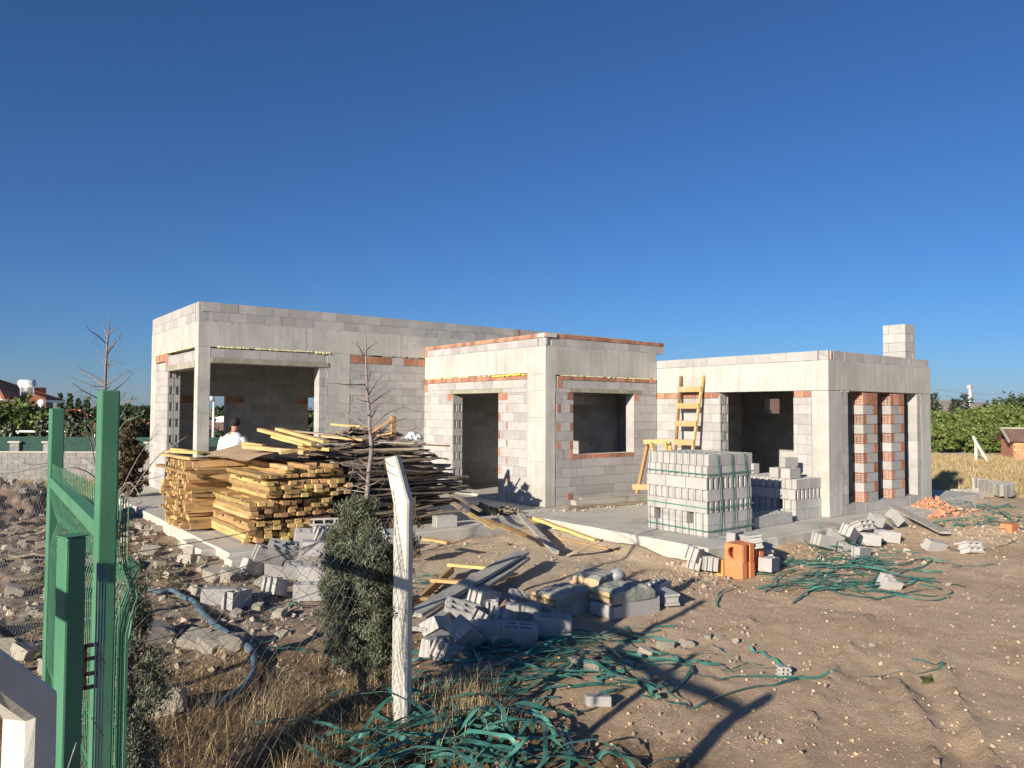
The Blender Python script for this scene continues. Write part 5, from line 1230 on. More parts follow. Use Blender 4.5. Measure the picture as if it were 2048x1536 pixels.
# left barbed wires and coarse mesh beyond the gate
BW=thing('boundary_wire','slack wire boundary running left from the far gate post across the straw field','fence',(.6,6.5,-.28))
Pl=Pd(100,974,5.6)
for a,b in(((-60,986,7.2),(104,972,5.55)),((-60,880+60,7.6),(100,936-6,5.6)),((20,800+110,7.4),(100,925,5.6))):
    mb=MB(); p,q=Pd(*a),Pd(*b); pts=[p.lerp(q,i/14)-Vector((0,0,.05*math.sin(PI*i/14))) for i in range(15)]; mb.tube(pts,.0024,4,0,None,False); mb.build('barbed_strand',M['rustwire'],BW)
mb=MB(); p0=Pd(100,974,5.6); p1=Pd(-60,986,7.2); dd=p1-p0; dd.z=0; hl_=1.25
for s in(0,1):
    for k in range(-12,40):
        pts=[]
        for i in range(21):
            v=i/20; u=k*.075+(hl_*v if s else hl_*(1-v)); 
            if 0<=u<=dd.length: pts.append(p0+dd.normalized()*u-Vector((0,0,hl_*(1-v)))+Vector((.004*(i%2),0,0)))
        if len(pts)>1: mb.tube(pts,.0012,3,0,None,False)
mb.build('mesh_panel',M['wire'],BW)
# ------------------------------------------------------------------ green gate
GZ=-.34
gate=thing('green_gate','green steel gate leaf with two tall posts, a rail and bent wire mesh','gate',(.6,4.9,GZ))
def gpost(px0,px1,pxc,ytop,dpt,label,name,parent):
    "square hollow post whose visible faces span px0..px1 with the corner at pxc"
    c=Pd(pxc,ytop,dpt); w_=(px1-px0)/FPX*dpt
    return c,w_
def sqpost(c,wx,wy,zt,zb_,name,parent,rz=0,cap=True):
    mb=MB(); x0,y0=c.x,c.y
    mb.box(x0,x0+wx,y0,y0+wy,zb_,zt-.004)
    return mb.build(name,M['greenp'],parent,bevel=.008)
def rpost(c,w1,w2,rz,zt,name,parent):
    "square tube whose nearest vertical edge stands at c"
    mb=MB(); e1=Vector((math.cos(rz),math.sin(rz),0)); e2=Vector((-math.sin(rz),math.cos(rz),0)); b_=Vector((c.x,c.y,0)); ps=[b_,b_+e1*w1,b_+e1*w1+e2*w2,b_+e2*w2]
    vs=[(p.x,p.y,z) for z in(GZ,zt) for p in ps]; mb.add(vs,[(0,3,2,1),(4,5,6,7),(0,1,5,4),(1,2,6,5),(2,3,7,6),(3,0,4,7)],0,.5)
    return mb.build(name,M['greenp'],parent,bevel=.008),e1,e2
n0=Pd(203,780,3.28); f0=Pd(103,817,5.5); s0=Pd(134,1078,2.5); RZ=math.radians(5)
_,ne1,ne2=rpost(n0,.078,.078,RZ,n0.z,'gate_post',gate); rpost(f0,.088,.088,RZ,f0.z,'gate_post',gate)
zr=Pd(188,1046,3.3).z; 
zr=.5*(zr+Pd(103,955,5.5).z)
mb=MB(); mb.beam((n0.x+.035,n0.y+.07,zr-.035),(f0.x+.035,f0.y-.005,zr-.035),.075,.07); mb.build('top_rail',M['greenp'],gate,bevel=.006)
mb=MB(); mb.beam((n0.x+.035,n0.y+.07,GZ+.22),(f0.x+.035,f0.y-.005,GZ+.22),.06,.06); mb.build('bottom_rail',M['greenp'],gate,bevel=.006)
# bent mesh panel
mb=MB(); xw=n0.x+.115; y0_,y1_=n0.y-.02,f0.y+.02; nw=46
def prof(z): # V folds
    t=(z-GZ)/(zr+.06-GZ); k=max(0,1-abs(t-.80)/.07)+max(0,1-abs(t-.2)/.07); return xw+.045*k
for i in range(nw+1):
    y=y0_+(y1_-y0_)*i/nw; pts=[(prof(GZ+.1+(zr+.10-GZ-.1)*k/22),y,GZ+.1+(zr+.10-GZ-.1)*k/22) for k in range(23)]; mb.tube(pts,.0028,4,0,None,False)
for z in(GZ+.12,GZ+.28,GZ+.36,GZ+.75,zr-.33,zr-.25,zr+.04):
    mb.tube([(prof(z)+.004,y0_,z),(prof(z)+.004,y1_,z)],.0028,4,0)
mb.build('mesh_panel',M['greenp'],gate)
# returned mesh end right of the near post
mb=MB()
for i in range(12):
    t=i/11; p=Vector((n0.x+.12+.10*t,n0.y+.16+.32*t,0)); zz=Pd(262,1130,3.75).z
    pts=[p+Vector((.0,0,z_)) for z_ in(GZ+.1,zz-.3,zz-.14)]+[p+Vector((.05,.03,zz-.03)),p+Vector((0,0,zz+.04))]; mb.tube(pts,.003,4,0,None,False)
zz=Pd(250,1120,3.75).z
mb.tube(smooth_path([Vector((n0.x+.11,n0.y+.15,zz+.05)),Vector((n0.x+.2,n0.y+.4,zz-.06)),Vector((n0.x+.25,n0.y+.5,zz-.2)),Vector((n0.x+.22,n0.y+.46,zz-.4))],6),.006,5,0)
for dz in(-.15,-.4,-.7,-1.): mb.tube([(n0.x+.11,n0.y+.15,zz+dz),(n0.x+.24,n0.y+.5,zz+dz)],.003,4,0)
mb.build('mesh_return',M['greenp'],gate)
# hinge chain link
mb=MB(); hc=Pd(181,1332,2.75)
for z_ in(-.075,-.027,.027,.075): mb.beam(hc+Vector((-.02,0,z_)),hc+Vector((.022,.0,z_)),.012,.012)
mb.beam(hc+Vector((-.02,0,-.08)),hc+Vector((-.02,0,.08)),.012,.012); mb.beam(hc+Vector((.022,0,-.08)),hc+Vector((.022,0,.08)),.012,.012)
mb.build('hinge',M['iron'],gate)
# shorter closing post with its own frame edge
gp2=thing('green_gate_post','short green post nearest the camera, with one bright lit side','gate post',(s0.x,s0.y,GZ))
_,e1,e2=rpost(s0,.066,.07,math.radians(20),s0.z,'post_tube',gp2)
mb=MB(); b_=Vector((s0.x,s0.y,s0.z+.001))-e1*.002-e2*.002; q=[b_,b_+e1*.07,b_+e1*.07+e2*.074,b_+e2*.074]; mb.add(q+[v+Vector((0,0,.004)) for v in q],[(0,3,2,1),(4,5,6,7),(0,1,5,4),(1,2,6,5),(2,3,7,6),(3,0,4,7)],0,.5); mb.build('post_cap',M['greenp'],gp2)
mb=MB()
for k in range(4):
    x=s0.x+.10+.012*k; mb.tube([(x,s0.y+.05+.02*k,GZ),(x,s0.y+.05+.02*k,s0.z-.10-.01*k)],.0028,4,0)
for z_ in(.35,.62,.95,1.2): mb.tube([(s0.x+.09,s0.y+.03,z_+.05),(s0.x+.14,s0.y+.11,z_-.05)],.0025,4,0)
mb.build('wire_edge',M['wire'],gp2)
mb=MB(); mb.beam(Vector((-.92,1.74,1.80)),Vector((-.49,3.35,1.72)),.075,.07); mb.build('unseen_shadow_rail',M['greenp'],gate)  # unseen rail, placed out of view to cast the shadow band on the soil
# ------------------------------------------------------------------ shrubs and saplings
def spray(mb,p,n_,rad,s0,s1,m,upw=.6,thin=.35):
    for i in range(n_):
        d=Vector((R.gauss(0,1),R.gauss(0,1),R.gauss(0,1)+upw)).normalized(); q=p+Vector((R.gauss(0,1),R.gauss(0,1),R.gauss(0,1)))*rad*.5
        s=U(s0,s1); e=d.orthogonal().normalized()*s*thin*(.5 if s<.05 else 1); e=Matrix.Rotation(U(0,6.3),3,d)@e
        mb.add([q-e*.3,q+d*s*.5-e,q+d*s,q+d*s*.5+e],[(0,1,2,3)],m)
def shrub(name,label,cat,base,prof,height,n_cl,per,leaf,lm,tr=.03,group=None,z0=.12,clump=.10,lean=(0,0)):
    "prof(t)->radius at relative height t; clumps of small sprays through the volume"
    t=thing(name,label,cat,base,group)
    mb=MB(); tk=MB(); tip=base+Vector((lean[0],lean[1],height*.93))
    tk.tube(smooth_path([base-Vector((0,0,.05)),base.lerp(tip,.3)+Vector((U(-.02,.02),U(-.02,.02),0)),base.lerp(tip,.65),tip],4),[tr*(1-.06*i) for i in range(13)],7)
    ns=max(9,n_cl//26); per_s=n_cl//ns
    for j in range(ns):
        k0=max(.02,z0*.8+(.62-z0*.5)*R.random()**1.2); a=U(0,2*PI); kt=min(1.0,k0+U(.22,.50)); rr=prof(min(.97,(k0*.4+kt*.6)))*(.30+.75*R.random()**.6)
        if j==0: k0,kt,rr=.45,1.,.02
        s_=base+Vector((lean[0]*k0,lean[1]*k0,height*max(.06,k0-.10))); e_=base+Vector((lean[0]*kt+math.cos(a)*rr,lean[1]*kt+math.sin(a)*rr,height*kt)); md=s_.lerp(e_,.5)+Vector((math.cos(a)*rr*.45,math.sin(a)*rr*.45,-.02))
        P=smooth_path([s_,md,e_],8); tk.tube(P,[tr*.34*(1-.85*i/(len(P)-1)) for i in range(len(P))],4); tone=R.random()*.8
        for q in range(per_s):
            t_=.22+.78*R.random()**.8; p=P[min(len(P)-1,int(t_*(len(P)-1)))]; w_=clump*(1.25-.95*t_)
            c=p+Vector((R.gauss(0,w_*.75),R.gauss(0,w_*.75),R.gauss(0,w_*.7)))
            n0=len(mb.r); spray(mb,c,per,clump*U(.30,.55),leaf*.6,leaf*1.4,0,1.5,.26); mb.r[n0:]=[min(.99,max(0,tone+U(-.12,.25)))]*(len(mb.r)-n0)
    mb.build('crown',lm,t,org=base); tk.build('trunk',M['bark'],t,org=base); return t
jb=Vector((2.66,5.30,0)); jb.z=H(jb.x,jb.y); jd=jb.x*A1+jb.y*B1
def jprof(t): return .325*min(1,(t+.05)/.32)**.7*(1-SS(.38,1.02,t)*.86)
jh=Pd(728,1005,jd).z-jb.z
jt=RF(0,0); 
shrub('juniper_shrub','dense grey green juniper shrub with a bare stem behind the chain link fence','shrub',jb,jprof,jh,1100,120,.028,M['leafj'],.038,z0=.22,clump=.115,lean=tuple((R0*-.05).to_2d()))
# sparse second leader rising right of the juniper
b2=GP(772,1392)+F0*.9; 
shrub('juniper_seedling','thin brownish juniper seedling between the juniper and the concrete post','shrub',Vector((b2.x,b2.y,H(b2.x,b2.y))),lambda t:.16*(1-.6*t),Pd(778,962,b2.x*A1+b2.y*B1).z-H(b2.x,b2.y),46,60,.035,M['leafb'],.016,z0=.55,clump=.10)
lb_=GP(262,1560); ld=3.9+.3
lb_=RF((272-1024)/FPX*4.3,4.3); lb_.z=H(lb_.x,lb_.y)
shrub('left_shrub','dark olive shrub half hidden behind the green gate posts','shrub',lb_,lambda t:.17*min(1,(t+.1)/.3)*(1-.8*t*t),Pd(285,1130,4.3).z-lb_.z,230,90,.028,M['leafj'],.025,z0=.05,clump=.10)
tb=Pd(262,968,17.5); tb.z=H(tb.x,tb.y)
shrub('thuja_tree','small browned thuja standing by the far corner of the terrace','tree',tb,lambda t:.30*min(1,(t+.1)/.25)*(1-.55*t),Pd(262,852,17.5).z-tb.z,300,60,.07,M['leafb'],.03,z0=.04,clump=.14)
def sapling(name,label,base,dpt,trunk,branches,r0,ref=(0,0,1.)):
    t=thing(name,label,'sapling',base)
    mb=MB(); P=[base-Vector((0,0,.03))]+[Pd(x,y,dpt+.03*math.sin(i*1.3)) for i,(x,y) in enumerate(trunk)]
    mb.tube(smooth_path(P,3),[max(.004,r0*(1-i/(3*(len(P)-1)+1))**.75) for i in range(3*(len(P)-1)+1)],7)
    mb.build('trunk',M['twig'],t,org=base)
    for br in branches:
        dr=R.choice((-1,1))*U(.1,.9); n_=len(br); pts=[Pd(x,y,dpt+dr*(i/(n_-1))**1.2) for i,(x,y) in enumerate(br)]; L_=sum((a-b).length for a,b in zip(pts,pts[1:]))
        mb=MB(); sp=smooth_path(pts,4); r1=min(r0*.42,.003+.0075*L_); mb.tube(sp,[max(.0016,r1*(1-.85*i/(len(sp)-1))) for i in range(len(sp))],5)
        for i in range(2,len(sp)-1):
            if R.random()<.55:
                d=(sp[i+1]-sp[i-1]).normalized(); e=(Matrix.Rotation(U(0,6.3),3,d)@d.orthogonal()).normalized(); l=U(.015,.05) if R.random()<.8 else U(.06,.16); mb.tube([sp[i],sp[i]+(d*.7+e)*l],[.0022,.0012],3)
        mb.build('branch',M['twig'],t,org=base)
    return t
z6=lambda x,y:(120+x/8.535,620+y/8.535); z7=lambda x,y:(640+x/6.4,660+y/6.4); z9=lambda x,y:(560+x/4,820+y/4)
sd8=8.0; sb_=Pd(207,1250,sd8); sb_.z=H(sb_.x,sb_.y)
BR1=[[(770,560),(640,430),(530,370),(450,265)],[(815,465),(765,350),(720,180)],[(835,410),(900,350),(1000,245)],[(820,660),(940,560),(1020,450),(1060,340)],[(810,750),(880,650),(940,600)],[(775,930),(720,840),(620,660)],[(800,990),(900,920),(1005,820)],[(820,980),(860,880),(910,820)],[(760,1215),(560,1110),(400,1030),(280,945)],[(760,1285),(640,1220),(560,1150),(440,1080),(260,1020)],[(790,1275),(920,1200),(1050,1110),(1200,1015)],[(770,1305),(600,1300),(500,1270)],[(760,1420),(620,1340),(400,1230),(250,1185),(30,1100)],[(760,1560),(550,1460),(380,1370),(290,1300),(235,1255)],[(800,1480),(970,1340),(1100,1230),(1215,1100),(1215,1060)],[(820,1680),(1040,1510),(1100,1450),(1140,1405)],[(790,1340),(860,1300),(855,1140)],[(760,1700),(560,1540),(420,1500),(320,1460)],[(780,1800),(1050,1600),(1250,1540),(1300,1480)]]
BR1=[[z6(*p) for p in b_] for b_ in BR1]+[[(205,1060),(240,985),(275,917),(300,880),(315,845)],[(205,1070),(290,945),(325,905),(375,872)],[(206,1050),(250,975),(300,958),(345,948)],[(300,882),(312,868),(318,860)],[(205,1010),(185,900),(172,860),(170,815)],[(205,980),(186,870),(170,840),(150,830)],[(206,1030),(255,965),(283,1002),(270,1008)],[(205,950),(175,920),(130,905),(122,885)],[(206,1000),(190,955),(150,935),(125,940)],[(207,920),(245,850),(262,838),(285,830)],[(207,900),(248,822),(268,790)],[(206,1040),(240,1010),(255,985),(300,955)]]
sapling('bare_sapling','leafless pale sapling rising behind the green gate posts',sb_,sd8,[(207,1150),(208,1000),(209,880),(210.2,777),(212,725),(213.7,702),(215.5,678),(217.5,660),(219.6,643),(221.3,633)],BR1,.022)
sd7=7.4; sc_b=Pd(729,1200,sd7); sc_b.z=H(sc_b.x,sc_b.y)
BR2=[[(595,320),(550,310),(510,230),(470,150)],[(598,260),(640,215),(750,155)],[(590,490),(540,430),(520,395)],[(600,600),(640,520),(665,430)],[(605,680),(650,560),(640,540)],[(615,850),(690,710),(760,620),(830,550)],[(612,860),(730,790),(800,735),(870,715)],[(625,960),(760,860),(850,800),(970,745)],[(618,920),(560,910),(500,890),(460,865)],[(620,1095),(490,1020),(390,965),(260,930),(190,865),(160,860)],[(636,1060),(730,970),(860,900),(950,890),(1060,940)],[(640,1150),(730,980),(640,870)],[(655,1270),(760,1150),(880,1060),(1000,1010),(1090,995),(1270,1045)],[(640,1260),(480,1160),(360,1090),(200,1010),(90,975)],[(650,1420),(560,1300),(545,1190),(475,1105)],[(650,1390),(760,1310),(900,1200),(1130,1120)],[(660,1430),(800,1330),(1000,1285),(1240,1275),(1330,1278)],[(1180,1275),(1240,1240),(1165,1185)],[(610,760),(480,755),(420,725)],[(606,700),(330,700),(220,680)],[(612,820),(370,800),(230,750)],[(660,1500),(400,1390),(160,1330)],[(655,1480),(800,1440),(900,1380)]]
BR2=[[z7(*p) for p in b_] for b_ in BR2]+[[z9(*p) for p in b_] for b_ in [[(700,560),(560,440),(640,430)],[(690,600),(620,560),(560,480),(540,430)],[(720,540),(800,440),(860,400)],[(700,580),(480,640),(420,690)],[(710,580),(620,500),(640,470)],[(700,640),(560,600),(530,650)],[(705,610),(800,560),(830,520)],[(690,660),(480,640),(410,730),(500,790)],[(715,480),(640,400),(560,420)],[(725,460),(850,400),(1000,330)],[(700,600),(620,640),(560,720)],[(715,560),(600,440),(575,520),(540,600)],[(700,620),(780,640),(850,560)]]]
sapling('bare_sapling','leafless sapling with curved branches standing before the timber heap',sc_b,sd7,[(730,1100),(733,1010),(735,980),(738,940),(743,899),(739,855),(738.4,824),(735,793),(733.7,761),(732,730),(732,699),(732,680),(730,662)],BR2,.030)
# ------------------------------------------------------------------ man
mp=Pd(464,900,15.55); mx_,my_=mp.x,mp.y
man=thing('person','man in a white short-sleeved shirt seen from behind, head bowed, behind the timber stack','person',(mx_,my_,0))
RV,FV=Vector((A0,B0,0)),Vector((A1,B1,0))
def Q(r,f,z): return Vector((mx_,my_,0))+RV*r+FV*f+Vector((0,0,z))
def skin_mesh(name,pts,edges,rad,mt,parent,sub=2):
    me_=bpy.data.meshes.new(name); me_.from_pydata([tuple(p-Vector(parent['_w'])) for p in pts],edges,[]); o=bpy.data.objects.new(name,me_); col.objects.link(o); o.parent=parent
    sk=o.modifiers.new('skin','SKIN'); 
    for i,r_ in enumerate(rad): me_.skin_vertices[0].data[i].radius=(r_,r_*(.8 if r_>.09 else 1)) if not isinstance(r_,tuple) else r_
    me_.skin_vertices[0].data[0].use_root=True
    sb=o.modifiers.new('sub','SUBSURF'); sb.levels=sub; sb.render_levels=sub; me_.materials.append(mt); sk.use_smooth_shade=True; return o
pts=[Q(0,0,.95),Q(0,.0,1.12),Q(0,.02,1.32),Q(0,.05,1.48),Q(0,.10,1.56),Q(0,.15,1.63),Q(0,.17,1.72),Q(0,.165,1.80),
 Q(-.10,0,.90),Q(-.11,.02,.50),Q(-.11,-.01,.10),Q(-.11,.11,.04), Q(.10,0,.90),Q(.11,-.02,.50),Q(.11,-.05,.10),Q(.11,.07,.04),
 Q(-.19,.05,1.44),Q(-.25,.07,1.17),Q(-.24,.18,.95),Q(-.235,.21,.89), Q(.19,.05,1.44),Q(.25,.07,1.17),Q(.24,.17,.95),Q(.235,.20,.89)]
ed=[(0,1),(1,2),(2,3),(3,4),(4,5),(5,6),(6,7),(0,8),(8,9),(9,10),(10,11),(0,12),(12,13),(13,14),(14,15),(3,16),(16,17),(17,18),(18,19),(3,20),(20,21),(21,22),(22,23)]
rd=[.14,.13,.15,.12,.055,.075,.09,.07,.085,.06,.045,.04,.085,.06,.045,.04,.06,.045,.034,.03,.06,.045,.034,.03]
k0=len(pts)
for s,b_ in((-1,19),(1,23)):
    for j in range(5):
        o_=RV*((j-1.5)*.018 if j<4 else -s*.035)+FV*(.01 if j<4 else .03); l=(.07,.085,.08,.06,.05)[j]
        pts.append(pts[b_]+o_+Vector((0,0,-.035 if j<4 else -.01))); pts.append(pts[b_]+o_*1.1+FV*.02+Vector((0,0,-.035-l))); ed+= [(b_,len(pts)-2),(len(pts)-2,len(pts)-1)]; rd+=[.0095,.0075]
skin_mesh('body',pts,ed,rd,M['skin'],man)
def torso(name,rings,mt,n_=24):
    mb=MB(); vs=[]
    for (r,f,z,a,b_) in rings:
        for k in range(n_):
            t=2*PI*k/n_; w_=1+.025*math.sin(k*3.1+z*17)+.02*math.sin(k*1.3+z*29); vs.append(Q(r+math.cos(t)*a*w_,f+math.sin(t)*b_*w_,z))
    fs=[(i*n_+k,i*n_+(k+1)%n_,(i+1)*n_+(k+1)%n_,(i+1)*n_+k) for i in range(len(rings)-1) for k in range(n_)]
    fs.append(tuple(range(len(vs)-n_,len(vs)))); mb.add(vs,fs,0,.5,True); return mb
mb=torso('shirt',[(0,.0,.86,.205,.155),(0,.0,1.0,.20,.15),(0,.0,1.15,.20,.15),(0,.02,1.30,.215,.15),(0,.035,1.40,.225,.145),(0,.05,1.47,.205,.13),(0,.075,1.53,.14,.10),(0,.09,1.565,.085,.075)],M['shirt'])
for s in(-1,1):
    rg=[]; P=[Q(s*.17,.05,1.45),Q(s*.215,.055,1.37),Q(s*.25,.065,1.24),Q(s*.255,.07,1.19)]; mb.tube(P,[.085,.085,.080,.082],14,0,.5,False)
mb.build('shirt',M['shirt'],man)
mb=torso('trousers',[(0,0,.80,.19,.14),(0,0,.98,.18,.135)],M['jeans'])
for s in(-1,1): mb.tube([Q(s*.095,0,.92),Q(s*.105,.01,.5),Q(s*.11,-.02,.08)],[.10,.085,.075],14,0,.5,True)
mb.build('trousers',M['jeans'],man)
mb=MB(); n1=14; c=Q(0,.165,1.765)
mb.grid([2*PI*i/n1 for i in range(n1+1)],[-.6+2.17*i/10 for i in range(11)],lambda u,v: c+RV*(.102*math.cos(v)*math.cos(u))+FV*(.118*math.cos(v)*math.sin(u)-.012)+Vector((0,0,.112*math.sin(v))),0,.5); mb.build('hair',M['hair'],man)
mb=MB()
for s in(-1,1): mb.tube([Q(s*.088,.17,1.70),Q(s*.10,.165,1.73),Q(s*.09,.165,1.755)],[.012,.016,.01],8,0,.5)
for s in(-1,1): mb.tube([Q(s*.033,.252,1.735),Q(s*.033,.262,1.735)],[.014,.010],8,0,.5)
mb.tube([Q(0,.25,1.73),Q(0,.278,1.70),Q(0,.25,1.69)],[.012,.016,.01],8,0,.5); mb.tube([Q(-.025,.245,1.665),Q(0,.252,1.663),Q(.025,.245,1.665)],[.006,.008,.006],6,0,.5)
mb.build('face',M['skin'],man)
mb=MB()
for s in(-1,1): mb.tube([Q(s*.11,-.09,.045),Q(s*.11,0,.05),Q(s*.11,.13,.035),Q(s*.11,.17,.03)],[.04,.05,.045,.025],10,0,.5)
mb.build('shoes',M['shoe'],man)
# ------------------------------------------------------------------ background left
def crown(mb,c,rx,ry,rz,n_cl,per,leaf,m=0,seed=0.):
    for i in range(n_cl):
        d=Vector((R.gauss(0,1),R.gauss(0,1),R.gauss(0,1))).normalized(); k=R.random()**.38*(1+.30*N3(d.x*1.6+seed,d.y*1.6,d.z*1.6))
        p=c+Vector((d.x*rx*k,d.y*ry*k,d.z*rz*k)); cr=min(rx,rz)*U(.12,.26)
        for j in range(per):
            q=p+Vector((R.gauss(0,1),R.gauss(0,1),R.gauss(0,.8)))*cr*.6; a=Vector((R.gauss(0,1),R.gauss(0,1),R.gauss(0,1))).normalized(); e=a.orthogonal().normalized(); b_=a.cross(e); s=leaf*U(.6,1.3)
            mb.add([q-e*s,q-b_*s*.6,q+e*s,q+b_*s*.6],[(0,1,2,3)],m)
def tree(name,label,base,h,rx,rz,mt,n_cl=120,per=22,leaf=.10,group=None,tr=.12,low=.0,kind='round'):
    t=thing(name,label,'tree',base,group); mb=MB(); tk=MB()
    if kind=='round':
        c=base+Vector((0,0,h-rz)); crown(mb,c,rx,rx,rz,n_cl,per,leaf,0,base.x)
        tk.tube(smooth_path([base-Vector((0,0,.2)),base+Vector((.05,0,h*.3)),base+Vector((0,.05,h*.75))],4),[tr*(1-.07*i) for i in range(9)],7)
        for k in range(6):
            a=k*1.05; s_=base+Vector((0,0,h*(.28+.05*k))); tk.tube([s_,s_+Vector((math.cos(a)*rx*.4,math.sin(a)*rx*.4,h*.14)),s_+Vector((math.cos(a)*rx*.75,math.sin(a)*rx*.75,h*.22))],[tr*.4,tr*.25,.01],5)
    elif kind=='conifer':
        tk.tube([base-Vector((0,0,.2)),base+Vector((0,0,h))],[tr,.02],6)
        z=h*.12
        while z<h*.97:
            k=1-z/h; rr=rx*k**.85*U(.75,1.15); nb_=max(4,int(9*k)+3)
            for j in range(nb_):
                a=U(0,6.3); d=Vector((math.cos(a),math.sin(a),0)); p0=base+Vector((0,0,z)); L_=rr*U(.7,1.1)
                for q in range(int(per*(.4+k))):
                    t_=R.random(); c=p0+d*L_*t_+Vector((R.gauss(0,.06),R.gauss(0,.06),-.18*t_*L_+.22*t_*t_*L_+R.gauss(0,.05))); v=(d+Vector((R.gauss(0,.5),R.gauss(0,.5),R.gauss(0,.35)))).normalized()*leaf*U(.7,1.4); e=v.orthogonal().normalized()*leaf*.25
                    mb.add([c,c+v*.5+e,c+v,c+v*.5-e],[(0,1,2,3)],0)
            z+=h*U(.035,.06)
    elif kind=='column':
        tk.tube([base-Vector((0,0,.2)),base+Vector((0,0,h*.9))],[tr*.6,.02],6)
        for i in range(n_cl):
            k=R.random(); a=U(0,6.3); rr=rx*(1-.75*k)*R.random()**.4*min(1,(k+.05)/.15); spray(mb,base+Vector((math.cos(a)*rr,math.sin(a)*rr,.1+h*.95*k)),per,.16,leaf*.7,leaf*1.4,0,1.2)
    mb.build('crown',mt,t,org=base); tk.build('trunk',M['bark'],t,org=base); return t
def gz(p): p=p.copy(); p.z=H(p.x,p.y); return p
# garden wall with caps and net
wa=RF(-27,26.6);wb=RF(-9.2,27.0); wd_=(wb-wa).normalized(); wn=Vector((wd_.y,-wd_.x,0))
GW=thing('garden_wall','low grey block garden wall with pillars carrying a green net, left behind the straw','wall',(wa.x,wa.y,-.6))
mb=MB(); core=MB(); L_=(wb-wa).length
def wblock(mb,u0,u1,z0,z1,d0,d1,m=0,r=None):
    vs=[]
    for z in(z0,z1):
        for u,d in((u0,d0),(u1,d0),(u1,d1),(u0,d1)): p=wa+wd_*u+wn*(-d); vs.append((p.x,p.y,z))
    mb.add(vs,[(0,3,2,1),(4,5,6,7),(0,1,5,4),(1,2,6,5),(2,3,7,6),(3,0,4,7)],m,r)
for k in range(6):
    z=-.75+k*.2; u=-(k%2)*.2
    while u<L_: wblock(mb,max(0,u)+.006,min(L_,u+.4)-.006,z+.006,z+.194,0,.2); u+=.4
wblock(mb,0,L_,-.9,.445,.02,.18,1,.5); mb.build('block_wall',[M['darkblock'],M['darkblock']],GW)
mb=MB(); wblock(mb,-.02,L_+.02,.45,.50,-.03,.23,0,.5); mb.build('coping',M['conc'],GW)
for px in(32,98,300,-90):
    r=(px-1024)/FPX*26.8; u=(RF(r,26.8)-wa).dot(wd_)
    mb=MB(); wblock(mb,u-.16,u+.16,.50,.80,-.02,.22,0,.5); mb.build('pillar',M['darkblock'],GW); mb=MB(); wblock(mb,u-.21,u+.21,.802,.86,-.07,.27,0,.5); mb.build('pillar_cap',M['conc'],GW)
mb=MB(); wblock(mb,0,L_,.505,1.02,.09,.105,0,.5); mb.build('shade_net',M['cloth'],GW)
for u in range(0,int(L_),3):
    mb=MB(); p=wa+wd_*u-wn*.12; mb.tube([(p.x,p.y,.5),(p.x,p.y,1.12)],.025,6); mb.build('net_post',M['steel'],GW)
# carport strip behind the wall
CP=thing('pergola','long low pergola with a white edge beam behind the garden wall','pergola',RF(-22,31,-.6))
mb=MB(); a,b_=RF(-25,31,1.08),RF(-18.4,31,1.08); mb.beam(a,b_,.07,.07); mb.build('edge_beam',M['steel'],CP)
mb=MB(); a2,b2_=RF(-25,34,1.0),RF(-18.4,34,1.0); mb.add([a+Vector((0,0,-.08)),b_+Vector((0,0,-.08)),b2_,a2],[(0,1,2,3)],0,.5); mb.add([p+Vector((0,0,-.05)) for p in(a,b_,b2_,a2)],[(0,1,2,3)],0,.5); mb.build('canopy',M['cloth'],CP)
for r in(-20.4,-18.6): mb=MB(); mb.tube([RF(r,31,-.8),RF(r,31,1.04)],.05,8); mb.build('post',M['steel'],CP)
# house with hipped roof and solar heater
def hiphouse(name,label,c,rx,ry,we,hr,ang,wallm,roofm,ridge=.45,over=.5,zb_=-.9):
    t=thing(name,label,'house',(c.x,c.y,zb_)); cs_,sn=math.cos(ang),math.sin(ang)
    W=lambda x,y,z: (c.x+x*cs_-y*sn,c.y+x*sn+y*cs_,z)
    mb=MB(); vs=[W(x*rx,y*ry,z) for z in(zb_,we) for x,y in((-1,-1),(1,-1),(1,1),(-1,1))]; mb.add(vs,[(0,1,5,4),(1,2,6,5),(2,3,7,6),(3,0,4,7)],0,.5); mb.build('wall',wallm,t)
    mb=MB(); ex,ey=rx+over,ry+over; e=[W(-ex,-ey,we-.05),W(ex,-ey,we-.05),W(ex,ey,we-.05),W(-ex,ey,we-.05)]; rd_=[W(-rx*ridge,0,we+hr),W(rx*ridge,0,we+hr)]
    nr=18
    def slope(a,b,c_,d):
        a,b,c_,d=map(Vector,(a,b,c_,d))
        for k in range(nr):
            t0,t1=k/nr,(k+1)/nr+.01; up=Vector((0,0,.03)); q=[a.lerp(d,t0)+up,b.lerp(c_,t0)+up,b.lerp(c_,min(1,t1)),a.lerp(d,min(1,t1))]; mb.add(q,[(0,1,2,3)],0); mb.add([q[0]-up*1.3,q[1]-up*1.3,q[1],q[0]],[(0,1,2,3)],0)
    slope(e[0],e[1],rd_[1],rd_[0]); slope(e[2],e[3],rd_[0],rd_[1]); slope(e[1],e[2],rd_[1],rd_[1]); slope(e[3],e[0],rd_[0],rd_[0]); ro=mb.build('roof',roofm,t)
    mb=MB(); 
    for i in range(4): a=Vector(e[i]);b=Vector(e[(i+1)%4]); mb.beam(a,b,.12,.14)
    mb.build('eave',M['steel'],t)
    mb=MB()
    for (a,b) in((e[0],rd_[0]),(e[3],rd_[0]),(e[1],rd_[1]),(e[2],rd_[1]),(rd_[0],rd_[1])): mb.beam(Vector(a)+Vector((0,0,.05)),Vector(b)+Vector((0,0,.05)),.16,.10)
    mb.build('ridge_tile',roofm,ro)
    return t,W
hc_=RF(-34.1,48); ha=math.atan2(B0,A0)+.10
